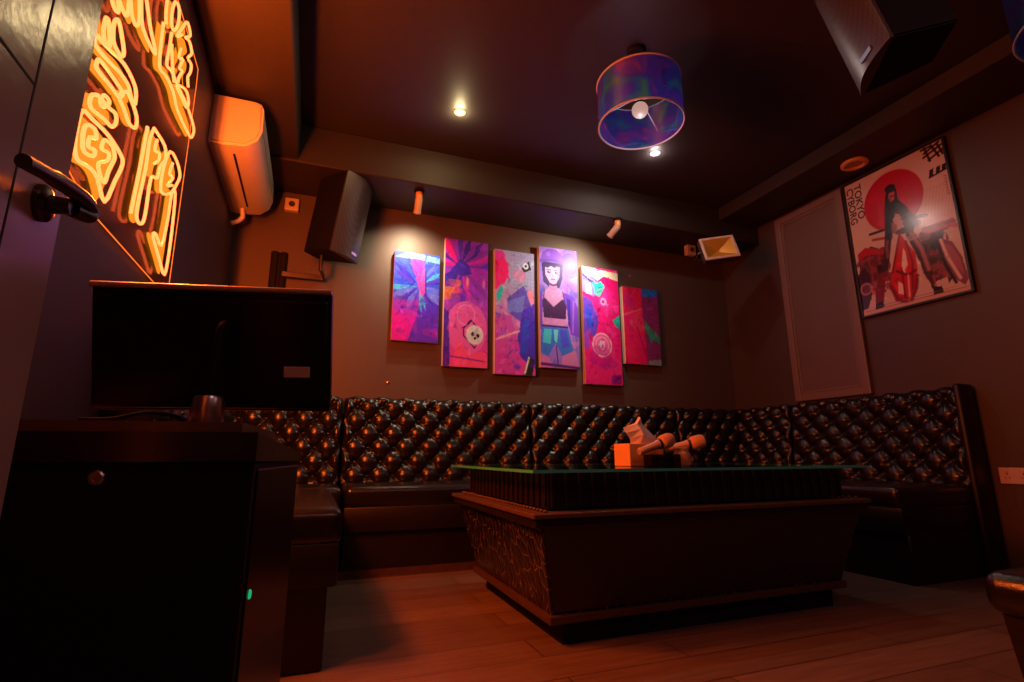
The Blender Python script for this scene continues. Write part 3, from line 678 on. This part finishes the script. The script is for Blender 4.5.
# ------------------------------------------------------------------ floodlight in the right rear corner
t = thing('floodlight', 'square floodlight with gold reflector in the right rear corner', 'floodlight', (2.882, 2.98, 2.222), 0, rot=(math.radians(-16), math.radians(-7), math.radians(-24)))
MB().box(-.135, .135, .048, .06, -.105, .105, .004, 2).box(-.135, -.120, 0, .05, -.105, .105).box(.120, .135, 0, .05, -.105, .105).box(-.12, .12, 0, .05, .092, .105).box(-.12, .12, 0, .05, -.105, -.092).box(-.11, .11, .06, .085, -.085, .085, .006, 1).build('housing', 'dgrey', t)
k = MB()
for q in ((-.135, .135, .083, .105), (-.135, .135, -.105, -.083), (-.135, -.112, -.09, .09), (.112, .135, -.09, .09)): k.box(q[0], q[1], -.010, .002, q[2], q[3], .003, 1)
k.build('bezel', 'cream', t)
k = MB(); c = [k.bm.verts.new(p) for p in ((-.112, -.004, -.083), (.112, -.004, -.083), (.112, -.004, .083), (-.112, -.004, .083))]
ins = [k.bm.verts.new(p) for p in ((-.012, .045, -.009), (.012, .045, -.009), (.012, .045, .009), (-.012, .045, .009))]
for i in range(4): k.bm.faces.new((c[i], c[(i+1) % 4], ins[(i+1) % 4], ins[i]))
k.bm.faces.new(ins); k.build('reflector', 'brass', t)
MB().tube([(-.135, .03, 0), (-.155, .04, 0), (-.155, .14, .0), (0, .16, 0), (.155, .14, 0), (.155, .04, 0), (.135, .03, 0)], .008, 8).build('yoke', 'dgrey', t, 40)
t = thing('junction_box', 'small pale junction box under the rear ceiling beam beside the floodlight', 'junction box', (2.99, 3.46, 2.388))
MB().box(-.045, .045, -.05, 0, -.045, .045, .006, 2).build('box', 'cream', t)
MB().lathe([(.0, 0), (.02, 0), (.02, .006), (.0, .006)], 20, axis_mx((0, -.05, 0), (0, -1, 0))).build('knockout', 'dgrey', t, 40)
t = thing('junction_box', 'small junction box on back wall behind the air conditioner end', 'junction box', (-.245, YB, 2.335))
MB().box(-.045, .045, -.045, 0, -.045, .045, .006, 2).build('box', 'cream', t)
MB().lathe([(.0, 0), (.02, 0), (.02, .006), (.0, .006)], 20, axis_mx((0, -.045, 0), (0, -1, 0))).build('knockout', 'dgrey', t, 40)
# ------------------------------------------------------------------ double socket on the right wall
t = thing('wall_socket', 'white double wall socket above the ottoman, at right edge', 'socket', (XR, 1.715, .52))
MB().box(-.010, 0, -.073, .073, -.043, .043, .004, 2).build('plate', 'socket', t)
for s in (-1, 1):
    k = MB(); y = s*.036
    for (a, b, c, e) in ((-.0025, .0025, .006, .016), (-.013, -.007, -.012, -.008), (.007, .013, -.012, -.008)): k.box(-.0112, -.009, y+a, y+b, c, e)
    k.build('pin_holes', 'hole', t)
    MB().box(-.014, -.009, y-.006-s*.0, y+.006, .022, .036, .0015, 1).build('switch', 'white', t)
# screw heads left in the wall
for lb, x, y, z, ax in (('tiny pale screw head on back wall right of the pink panels', 2.50, YB, 2.165, 'Y'), ('tiny pale screw head on back wall right of the shortest pink panel', 2.95, YB, 1.66, 'Y'), ('tiny pale screw head on back wall under the blue panel', .47, YB, 1.135, 'Y')):
    o = MB().lathe([(.0, 0), (.011, 0), (.010, .004), (.004, .006), (.0, .006)], 16, axis_mx((0, 0, 0), (0, -1, 0))).build('wall_screw', 'steel', None, 40, (x, y, z))
    tag(o, lb, 'screw', 'screw heads in the back wall')
# ------------------------------------------------------------------ pictures: painted per vertex
class Paint:
    def __init__(s, w, h, bg):
        s.w, s.h = w, h; s.U, s.V = np.meshgrid((np.arange(w)+.5)/w, (np.arange(h)+.5)/h); s.C = np.zeros((h, w, 3)); s.C[:] = bg; s.asp = h/w
    def put(s, m, c, a=1.0):
        m = (np.asarray(m, float)*a)[..., None]; s.C = s.C*(1-m)+np.array(c, float)*m
    def poly(s, pts, c, a=1.0):
        x, y = s.U, s.V; ins = np.zeros(x.shape, bool); n = len(pts)
        for i in range(n):
            x1, y1 = pts[i]; x2, y2 = pts[(i+1) % n]
            if y1 == y2: continue
            ins ^= ((y1 > y) != (y2 > y)) & (x < (x2-x1)*(y-y1)/(y2-y1)+x1)
        s.put(ins, c, a)
    def ell(s, cx, cy, rx, ry, c, a=1.0, soft=0.0):
        d = np.hypot((s.U-cx)/rx, (s.V-cy)/ry); s.put(np.clip((1-d)/max(soft, .02), 0, 1), c, a)
    def line(s, pts, w, c, a=1.0):
        m = np.zeros(s.U.shape)
        for (x1, y1), (x2, y2) in zip(pts, pts[1:]):
            dx, dy = x2-x1, (y2-y1)*s.asp; L = dx*dx+dy*dy+1e-9
            t = np.clip(((s.U-x1)*dx+(s.V-y1)*s.asp*dy)/L, 0, 1)
            d = np.hypot(s.U-x1-t*dx, (s.V-y1)*s.asp-t*dy); m = np.maximum(m, np.clip(1.5-d/w, 0, 1))
        s.put(m, c, a)
    def ring(s, cx, cy, r, w, c, a=1.0):
        d = np.abs(np.hypot(s.U-cx, (s.V-cy)*s.asp)-r); s.put(np.clip(1.5-d/w, 0, 1), c, a)
    def vgrad(s, c0, c1, lo=0, hi=1):
        t = np.clip((s.V-lo)/(hi-lo), 0, 1)[..., None]; s.C = np.array(c0, float)*(1-t)+np.array(c1, float)*t
    def wash(s, cols, n, size, a, seed, box=(0, 1, 0, 1)):
        g = np.random.RandomState(seed)
        for i in range(n):
            cx, cy = g.uniform(box[0], box[1]), g.uniform(box[2], box[3]); r = size*g.uniform(.5, 1.4); k = g.randint(3, 6); a0 = g.uniform(0, 6.3); st = g.uniform(.35, 2.2)
            pts = [(cx+r*math.cos(a0+j*2*PI/k)*g.uniform(.5, 1.1)*st, cy+r*math.sin(a0+j*2*PI/k)*g.uniform(.5, 1.1)/s.asp/st*1.6) for j in range(k)]
            s.poly(pts, cols[g.randint(len(cols))], a)
    def rays(s, cx, cy, cols, n, r0, r1, wd, seed, a=.9):
        g = np.random.RandomState(seed)
        for i in range(n):
            t = 2*PI*i/n+g.uniform(-.12, .12); q = g.uniform(.7, 1.15)*r1; w_ = wd*g.uniform(.6, 1.3); ct, st = math.cos(t), math.sin(t)
            P = [(r0, 0), (r0+(q-r0)*.55, w_), (q, 0), (r0+(q-r0)*.55, -w_)]
            s.poly([(cx+x*ct-y*st, cy+(x*st+y*ct)/s.asp) for x, y in P], cols[g.randint(len(cols))], a)
    def dabs(s, n, size, seed, var=.28, box=(0, 1, 0, 1), a=.55):
        g = np.random.RandomState(seed)
        for i in range(n):
            cx, cy = g.uniform(box[0], box[1]), g.uniform(box[2], box[3])
            c = s.C[min(s.h-1, int(cy*s.h)), min(s.w-1, int(cx*s.w))]*(1+g.uniform(-var, var))+g.uniform(-14, 14, 3)
            t = g.uniform(0, PI); L = size*g.uniform(.4, 1.3); dx, dy = L*math.cos(t), L*math.sin(t)/s.asp; w_ = g.uniform(.15, .45)
            s.poly([(cx-dx, cy-dy), (cx+dy*w_*s.asp, cy-dx*w_/s.asp), (cx+dx, cy+dy), (cx-dy*w_*s.asp, cy+dx*w_/s.asp)], np.clip(c, 0, 255), a)
    def mesh(s, name, P, m='prnt'):
        """P(u, v) -> point; builds the grid with the colours on its points"""
        n = s.w*s.h; u = np.linspace(0, 1, s.w); v = np.linspace(0, 1, s.h)
        V = [P(a, b) for b in v for a in u]
        F = [(j*s.w+i, j*s.w+i+1, (j+1)*s.w+i+1, (j+1)*s.w+i) for j in range(s.h-1) for i in range(s.w-1)]
        me = bpy.data.meshes.new(name); me.from_pydata(V, [], F); me.update()
        at = me.color_attributes.new('Col', 'FLOAT_COLOR', 'POINT')
        c = np.clip(s.C.reshape(-1, 3)*((.90, 1, 1.12) if m == 'prnt' else (1, 1, 1))/255, 0, 1); c = np.where(c <= .04045, c/12.92, ((c+.055)/1.055)**2.4)
        at.data.foreach_set('color', np.concatenate([c, np.ones((n, 1))], 1).astype(np.float32).ravel())
        me.materials.append(M[m]); o = bpy.data.objects.new(name, me); COL.objects.link(o); return o
MAG, PNK, HOT, PUR, VIO, BLU, DBL, CYA, TEA, ORA, WHI, DKP = (200, 40, 170), (235, 90, 170), (245, 25, 110), (130, 50, 180), (90, 50, 190), (50, 70, 210), (35, 30, 120), (80, 190, 220), (40, 200, 170), (235, 120, 60), (235, 225, 235), (50, 20, 70)
def art_fronds():
    p = Paint(84, 168, BLU); p.vgrad((205, 30, 175), (70, 90, 220), .25, .6)
    p.poly([(.35, 0), (1, 0), (1, .5), (.6, .45)], (70, 50, 210), .8); p.poly([(.0, .0), (.3, 0), (.35, .2), (0, .36)], (225, 30, 150), .5)
    p.rays(.55, .62, [BLU, (60, 40, 180), CYA, (110, 120, 235), VIO], 26, .05, .75, .06, 3, .8)
    p.poly([(.32, .97), (.68, .98), (.70, .55), (.60, .50)], (225, 70, 170), .8); p.poly([(.0, .93), (.3, 1), (1, .97), (1, .90), (.5, .93)], (150, 210, 225), .7)
    p.line([(.68, .98), (.70, .52)], .012, DBL); p.wash([BLU, VIO, MAG], 14, .12, .35, 5, (0, 1, .1, .5)); return p
def art_swirl():
    p = Paint(84, 216, (190, 60, 180)); p.vgrad((235, 70, 150), (150, 60, 190), .0, .55)
    p.rays(.35, .78, [(80, 50, 190), MAG, HOT, (60, 40, 160), (160, 40, 180), PUR], 30, .05, .95, .08, 8)
    p.poly([(.12, .74), (.35, .84), (.55, .80), (.62, .73), (.40, .70)], (70, 45, 175)); p.poly([(0, .62), (.4, .60), (.36, .54), (.0, .5)], ORA, .8); p.wash([ORA, PUR, MAG], 10, .1, .5, 3, (0, .5, .5, .65))
    p.ell(.52, .66, .05, .06, (245, 150, 120), .8, .6); p.ell(.9, .66, .05, .05, (240, 120, 180), .8, .6)
    p.ell(.52, .30, .46, .21, (225, 95, 175), .9); p.poly([(.0, .45), (.12, .40), (.16, .0), (0, 0)], (70, 40, 170), .9)
    p.poly([(.2, .0), (1, .0), (1, .14), (.6, .10), (.3, .2)], (245, 80, 130), .8)
    p.line([(.45, .30), (.62, .36), (.86, .27), (.70, .15), (.45, .24), (.45, .30)], .014, (60, 30, 90)); p.ring(.70, .25, .16, .035, (220, 215, 220)); p.ell(.70, .25, .15, .058, (205, 210, 210)); p.ell(.66, .255, .045, .017, (40, 40, 50)); p.ell(.77, .245, .04, .017, (40, 40, 50)); p.ell(.71, .225, .03, .012, (40, 40, 50))
    p.line([(.30, .45), (.40, .40), (.62, .38), (.88, .33)], .012, PNK); p.ring(.5, .40, .20, .012, (235, 150, 210), .7)
    p.line([(.08, 0), (.08, .08), (.95, .05)], .012, (120, 40, 150)); return p
def art_jacket():
    p = Paint(84, 220, (165, 110, 185)); p.vgrad((225, 70, 160), (170, 160, 195), .1, .75)
    for i in range(12): p.line([(.38, .66+.03*i), (1, .655+.03*i)], .006, (130, 140, 160), .6)
    for i in range(8): p.line([(.42+.08*i, .68), (.42+.08*i, 1)], .006, (130, 140, 160), .5)
    p.poly([(0, 1), (.22, .97), (.36, .82), (.24, .72), (0, .66)], (235, 40, 120)); p.wash([HOT, (220, 60, 160)], 8, .12, .7, 4, (0, .3, .7, 1))
    p.ell(.62, .80, .18, .05, (230, 120, 160), .6); p.poly([(.66, .86), (.86, .93), (.92, .86), (.74, .83)], (50, 45, 60)); p.ring(.78, .885, .05, .02, (235, 230, 235))
    p.poly([(.3, .60), (.72, .72), (.95, .58), (.9, .30), (.66, .42), (.36, .48)], (100, 80, 185)); p.poly([(.35, .58), (.75, .64), (.70, .50), (.3, .49)], (120, 130, 210), .8)
    p.poly([(.70, .52), (1, .58), (1, .05), (.62, .14), (.56, .30)], (80, 50, 190)); p.poly([(.72, .45), (.86, .44), (.80, .16), (.6, .17)], (60, 70, 205)); p.poly([(.0, .0), (.55, .0), (.62, .2), (.4, .46), (0, .48)], (200, 70, 170), .75)
    p.line([(.05, .27), (.6, .345)], .022, (240, 170, 190)); p.poly([(.04, .62), (.16, .72), (.22, .68), (.1, .54)], TEA, .9); p.poly([(.80, .66), (.92, .70), (1, .6), (.9, .56)], (235, 130, 150))
    p.poly([(.70, .0), (.92, .0), (.98, .12), (.85, .16)], (45, 45, 40)); p.line([(.74, .02), (.84, .14)], .02, (230, 230, 200)); p.wash([MAG, VIO, PNK, BLU], 26, .07, .4, 9, (0, 1, .05, .55)); return p
def art_portrait():
    p = Paint(96, 232, (160, 120, 200)); p.wash([(120, 90, 190), (190, 110, 200), (235, 150, 170), (100, 80, 170)], 40, .15, .55, 12)
    p.ell(.80, .88, .26, .09, (110, 85, 175)); 
    for i in range(9): p.ring(.80, .88, .05+.03*i, .008, (60, 45, 110), .6)
    p.poly([(0, .62), (.1, .66), (.06, .3), (0, .3)], (70, 90, 190))
    p.poly([(.06, .86), (.10, .70), (.24, .66), (.52, .66), (.60, .74), (.62, .86)], (45, 30, 75))                       # bob hair
    p.poly([(.0, .58), (.24, .655), (.50, .655), (.82, .59), (.88, .44), (.80, .36), (.08, .36), (0, .44)], (222, 150, 180))  # shoulders, arms
    p.poly([(.26, .72), (.44, .72), (.46, .64), (.24, .64)], (205, 130, 165))
    p.poly([(.15, .84), (.53, .84), (.52, .75), (.44, .70), (.35, .685), (.24, .71), (.16, .76)], (240, 180, 195))       # face
    p.poly([(.10, .87), (.60, .87), (.56, .825), (.47, .84), (.40, .825), (.30, .84), (.22, .82), (.12, .83)], (40, 25, 65))
    p.poly([(.04, .87), (.08, .95), (.22, .985), (.46, .985), (.60, .95), (.63, .87), (.34, .885)], (130, 75, 175)); p.line([(.04, .875), (.33, .89), (.63, .875)], .03, (105, 60, 155)); p.ell(.24, .94, .06, .02, (175, 115, 205), .6)
    for x in (.25, .45): p.ell(x, .786, .048, .010, (58, 28, 72)); p.ell(x+.012, .789, .012, .004, (215, 180, 220)); p.line([(x-.06, .806), (x+.05, .808)], .008, (70, 35, 80))
    p.line([(.35, .775), (.34, .752), (.36, .75)], .007, (205, 120, 150)); p.line([(.31, .727), (.40, .727)], .012, (190, 50, 90))
    p.line([(.24, .688), (.35, .676), (.46, .688)], .016, (40, 20, 50))                                                  # choker
    p.line([(.12, .63), (.10, .55)], .012, (45, 20, 50)); p.line([(.60, .63), (.64, .55)], .012, (45, 20, 50))
    p.poly([(.06, .55), (.14, .565), (.35, .495), (.58, .565), (.70, .55), (.66, .40), (.10, .40)], (58, 22, 52))         # crop top
    p.poly([(.10, .40), (.66, .40), (.68, .33), (.08, .33)], (226, 140, 175)); p.line([(.06, .335), (.70, .335)], .02, (40, 30, 90))
    p.poly([(.04, .325), (.72, .325), (.84, .15), (.56, .10), (.38, .2), (.20, .09), (.0, .12)], (50, 120, 200)); p.poly([(.10, .31), (.30, .31), (.26, .19), (.06, .2)], (60, 215, 195)); p.poly([(.34, .31), (.46, .31), (.42, .2), (.36, .22)], (110, 235, 210)); p.poly([(.5, .31), (.68, .31), (.74, .18), (.56, .16)], (70, 80, 200))
    p.poly([(.60, .63), (.86, .60), (1, .50), (1, .26), (.78, .28), (.72, .45)], (120, 60, 185)); p.poly([(.70, .58), (.80, .57), (.78, .32), (.72, .36)], (60, 40, 150)); p.line([(.88, .56), (.84, .30)], .02, (180, 100, 210))
    p.poly([(0, .60), (.08, .60), (.06, .34), (0, .32)], (110, 60, 180)); p.poly([(.0, .10), (.2, .09), (.34, .0), (0, 0)], (225, 120, 170)); p.poly([(.55, .10), (.9, .15), (1, .0), (.5, 0)], (230, 130, 165)); p.line([(.4, .18), (.44, .02)], .012, (50, 30, 90)); p.line([(.0, .03), (1, .01)], .025, (70, 30, 90))
    p.poly([(.42, .84), (.54, .84), (.52, .75), (.44, .70), (.46, .76)], (205, 130, 170), .6); p.put(np.ones(p.U.shape), (120, 70, 190), .20); return p
def art_discs():
    p = Paint(84, 216, (240, 30, 115)); p.wash([HOT, (225, 20, 100), (250, 60, 140), (210, 30, 130)], 30, .2, .6, 15)
    p.poly([(0, 1), (1, .97), (1, .90), (.6, .93), (.3, .86), (0, .9)], (240, 205, 170)); p.poly([(0, .97), (.35, .9), (.5, .82), (.3, .74), (0, .78)], (140, 120, 190)); p.line([(0, .93), (.4, .83)], .02, (50, 30, 80)); p.line([(.06, .96), (.5, .86)], .012, (80, 50, 110))
    p.poly([(.10, .84), (.22, .86), (.26, .76), (.1, .76)], (225, 190, 200)); p.poly([(.32, .84), (.50, .88), (.62, .84), (.46, .74), (.34, .76)], (40, 205, 160)); p.line([(.36, .82), (.54, .83)], .012, (20, 130, 110)); p.line([(.40, .78), (.52, .80)], .012, (20, 130, 110))
    p.poly([(0, .74), (.25, .70), (.42, .52), (.30, .40), (0, .40)], (110, 60, 180)); p.poly([(.06, .66), (.22, .62), (.28, .48), (.1, .46)], (60, 70, 200)); p.poly([(0, .42), (.2, .46), (.1, .28), (0, .3)], (160, 60, 180))
    p.ring(.56, .705, .10, .035, (200, 50, 150)); p.ring(.56, .705, .06, .03, (245, 140, 190)); p.ell(.56, .705, .04, .015, (120, 20, 100))
    for i in range(10): p.ring(.56, .705, .13+.02*i, .004, (225, 60, 160), .6)
    p.ell(.48, .33, .26, .095, (245, 95, 150)); p.ring(.48, .33, .25, .016, (250, 175, 195)); p.ring(.48, .33, .17, .012, (250, 160, 190)); p.line([(.44, .36), (.44, .31)], .014, WHI); p.line([(.53, .36), (.53, .31)], .014, WHI); p.line([(.47, .295), (.52, .295)], .01, WHI)
    for i in range(7): p.ring(.42, .22, .10+.03*i, .007, (170, 30, 130), .7)
    p.poly([(.0, .2), (.6, .12), (1, .16), (1, .0), (0, 0)], (248, 40, 120), .75); p.poly([(.72, .08), (.98, .09), (.95, .01), (.7, .01)], (150, 30, 140)); p.line([(.74, .03), (.94, .07)], .012, (70, 20, 90)); p.poly([(.8, .55), (1, .6), (1, .48), (.86, .5)], (40, 170, 150)); return p
def art_blocks():
    p = Paint(84, 156, (235, 40, 90)); p.poly([(0, 1), (.52, 1), (.60, .0), (0, 0)], (240, 35, 85)); p.wash([(225, 30, 100), (250, 70, 100), (205, 30, 120)], 14, .2, .6, 21, (0, .5, 0, 1))
    p.poly([(.52, 1), (1, 1), (1, 0), (.60, 0)], (150, 50, 110)); 
    for i in range(26): p.line([(.54, .02+.034*i), (1, .02+.034*i)], .008, (95, 50, 110), .7)
    p.poly([(.55, 1), (.98, 1), (1, .93), (.82, .88), (.56, .90)], (40, 110, 190)); p.poly([(.58, .58), (.72, .5), (1, .36), (1, .28), (.74, .34), (.6, .46)], (70, 150, 110)); p.poly([(.62, .42), (.85, .36), (.74, .28)], (50, 170, 150), .7)
    p.line([(0, .62), (.5, .72)], .02, (250, 130, 140), .6); p.poly([(0, .36), (.36, .48), (.6, .34), (.58, .0), (0, 0)], (250, 30, 95), .7); p.line([(.36, .48), (.62, .05)], .012, (170, 20, 90)); p.poly([(.64, .06), (1, .08), (1, 0), (.62, 0)], (140, 150, 140)); return p
PICS = [  # x0, x1, z0, z1
    ('narrow picture panel of blue and magenta fronds, leftmost of six', .468, .802, 1.430, 2.097, art_fronds),
    ('tall purple picture panel with a pale spotted disc near the bottom', .840, 1.180, 1.266, 2.252, art_swirl),
    ('tall pink and grey picture panel with purple jacket, left of the woman panel', 1.236, 1.568, 1.230, 2.220, art_jacket),
    ('tall picture panel of a woman in purple beanie and dark crop top', 1.613, 1.954, 1.300, 2.298, art_portrait),
    ('tall hot pink picture panel with a round disc face below middle', 2.000, 2.345, 1.188, 2.178, art_discs),
    ('shortest red and pink picture panel with blue patch, rightmost of six', 2.383, 2.740, 1.375, 2.045, art_blocks)]
for lb, xa, xb, za, zb, fn in PICS:
    t = thing('picture_panel', lb, 'picture', ((xa+xb)/2, YB, za), 0, 'six picture panels on the back wall')
    hw, hh = (xb-xa)/2, zb-za
    MB().box(-hw, hw, -.045, -.002, 0, hh, .002, 1).build('board', 'edge', t)
    pt = fn(); fig = fn is art_portrait
    if not fig: pt.dabs(150, .10, int(xa*100))
    pt.dabs(160, .05, int(xa*77), .35 if not fig else .22, (0, 1, 0, 1) if not fig else (0, 1, 0, .66), .5)
    o = pt.mesh('printed_face', lambda u, v: (-hw+.001+u*(2*hw-.002), -.0458, .001+v*(hh-.002))); o.parent = t
# ------------------------------------------------------------------ poster on the right wall
def art_poster():
    p = Paint(170, 250, (206, 182, 168)); F = PF
    p.wash([(200, 175, 160), (212, 190, 176)], 20, .25, .5, 31)
    for i in range(9): p.line([(.72+.03*i, .50), (.80+.03*i, .72)], .002, (180, 130, 120), .6)
    RED = (180, 22, 52)
    p.ell(.474, .742, .298, .212, RED); p.wash([(215, 40, 66), (190, 18, 45)], 26, .05, .25, 2, (.28, .66, .6, .88))
    BLK, GR, LG = (38, 22, 30), (96, 58, 66), (165, 120, 118)
    p.poly(F['lbody'], (92, 44, 54)); p.poly(F['rbody'], (80, 40, 50)); p.wash([BLK, GR, (150, 60, 66), (120, 30, 44)], 46, .045, .8, 6, (.04, .34, .14, .42)); p.wash([BLK, GR, (150, 70, 76), (70, 36, 46)], 60, .05, .8, 7, (.66, .9, .12, .44))
    p.poly(F['lwheel'], (62, 30, 40)); p.ring(.07, .19, .055, .012, LG); p.ell(.07, .19, .03, .03, (110, 50, 60))
    p.poly(F['rwheel'], (130, 62, 82)); p.poly([(.86, .33), (.91, .30), (.96, .2), (.965, .1), (.92, .16), (.87, .25)], (165, 90, 112)); p.line([(.83, .36), (.86, .24), (.93, .09)], .014, (225, 190, 190)); p.line([(.80, .36), (.83, .2), (.89, .07)], .012, BLK)
    p.poly(F['rtank'], (185, 30, 50)); p.line([(.70, .47), (.86, .455), (.97, .45)], .01, (120, 16, 32)); p.poly(F['ltank'], (175, 32, 50))
    p.line(F['handle'][:2], .012, BLK); p.line([(.642, .569), (.75, .551)], .012, BLK); p.line([(.22, .52), (.36, .50)], .012, (150, 40, 50))
    p.poly(F['legs'], (64, 34, 44)); p.poly(F['legs2'], (74, 38, 46)); p.line([(.58, .50), (.66, .34), (.69, .2)], .02, (170, 110, 112)); p.line([(.4, .55), (.345, .44), (.34, .36)], .016, (130, 70, 76)); p.poly([(.54, .46), (.62, .45), (.645, .42), (.56, .42)], LG)
    p.poly(F['torso'], (70, 38, 46)); p.poly([(.44, .66), (.53, .62), (.54, .53), (.46, .52)], (190, 140, 130)); p.poly([(.42, .60), (.48, .56), (.45, .50), (.40, .53)], (150, 100, 96))
    p.poly(F['hair'], BLK); p.poly(F['face'], (190, 80, 88)); p.ell(.47, .83, .055, .03, BLK); p.line([(.46, .775), (.50, .767)], .006, BLK)
    p.poly([(.50, .72), (.60, .64), (.62, .56), (.54, .60), (.49, .66)], (58, 36, 48)); p.line([(.43, .72), (.40, .62), (.385, .50)], .03, BLK); p.line([(.6, .6), (.66, .52)], .03, (86, 48, 56))
    p.poly(F['fair'], (200, 30, 44)); p.poly(F['white'], (238, 214, 200)); p.line([(.49, .50), (.44, .40), (.36, .25)], .01, (130, 12, 26)); p.line([(.53, .43), (.56, .28), (.52, .1)], .01, (130, 12, 26)); p.line([(.40, .25), (.50, .20), (.57, .22)], .01, (90, 14, 24)); p.poly([(.40, .18), (.44, .15), (.43, .08), (.38, .1)], (236, 200, 190)); p.line([(.45, .26), (.44, .05)], .008, (120, 14, 26)); p.line([(.50, .2), (.48, .06)], .008, (235, 170, 160))
    p.line([(.32, .16), (.37, .06), (.46, .02)], .016, (120, 24, 34)); p.line([(.58, .18), (.55, .1), (.49, .03)], .016, (120, 24, 34))
    p.poly(F['lboot'], (120, 34, 44)); p.poly([(.15, .07), (.22, .08), (.23, .035), (.13, .03)], BLK); p.poly([(.70, .08), (.77, .07), (.78, .03), (.69, .028)], BLK)
    p.line([(0, .012), (1, .012)], .018, (205, 165, 150)); p.line([(.02, .03), (.98, .028)], .003, (120, 80, 76)); p.line([(.02, .048), (.98, .044)], .002, (150, 100, 96))
    p.dabs(90, .035, 5, .45, (.04, .95, .05, .45)); p.dabs(30, .03, 9, .4, (.38, .66, .45, .80))
    # bold strokes at the top right corner
    BK = (52, 26, 28)
    for a, b in (((.81, .985), (.90, .985)), ((.83, .955), (.97, .99)), ((.82, .93), (.99, .965)), ((.86, .90), (.99, .93)), ((.84, .99), (.87, .89)), ((.90, .99), (.95, .895)), ((.95, .985), (.985, .90))): p.line([a, b], .010, BK)
    for x in (.835, .895, .945): p.poly([(x, .785), (x+.040, .79), (x+.052, .835), (x+.014, .83)], BK)
    p.line([(.84, .782), (.99, .795)], .008, BK)
    for i in range(14): p.line([(.955+.012*(i % 2), .755-.010*i), (.975, .755-.010*i)], .003, (110, 70, 68))
    return p
YA, YZ, ZA, ZZ = 2.378, 1.732, 1.568, 2.556
t = thing('poster', 'framed poster of rider on red motorcycle before red disc, on right wall', 'poster', (XR, (YA+YZ)/2, ZA))
hw, hh = (YA-YZ)/2, ZZ-ZA
k = MB()
for q in ((-hw-.012, -hw+.003, -.012, hh+.012), (hw-.003, hw+.012, -.012, hh+.012), (-hw, hw, -.012, .003), (-hw, hw, hh-.003, hh+.012)): k.box(-.030, -.001, *q, .002, 1)
k.build('frame', 'posterframe', t)
MB().box(-.020, -.001, -hw, hw, 0, hh).build('backing_board', 'black', t)
o = art_poster().mesh('printed_sheet', lambda u, v: (-.0215, hw-.002-u*(2*hw-.004), .002+v*(hh-.004)), 'prntg'); o.parent = t
def words(txt, u, v, size, wd):
    c = bpy.data.curves.new('lettering', 'FONT'); c.body = txt; c.size = size; c.extrude = .0003; c.materials.append(mat('poster_ink', (.035, .012, .012), .4)); c.align_x = 'LEFT'
    c.offset = .0016
    f = bpy.data.objects.new('lettering_font', c); me = bpy.data.meshes.new_from_object(f); bpy.data.objects.remove(f)
    o = bpy.data.objects.new('lettering', me); COL.objects.link(o); o.parent = t
    # reads downwards: text x axis -> down, text y axis -> towards the far edge of the room's right wall's right (u)
    X, Y, Z = Vector((0, 0, -1)), Vector((0, -1, 0)), Vector((-1, 0, 0))
    mxx = Matrix((( X.x, Y.x, Z.x, -.0222), (X.y, Y.y, Z.y, hw-u*2*hw), (X.z, Y.z, Z.z, v*hh), (0, 0, 0, 1)))
    o.matrix_local = mxx @ Matrix.Diagonal((wd, 1, 1, 1))
words('TOKYO', .108, .970, .068, 1.10); words('CYBORG', .020, .965, .068, 1.02)
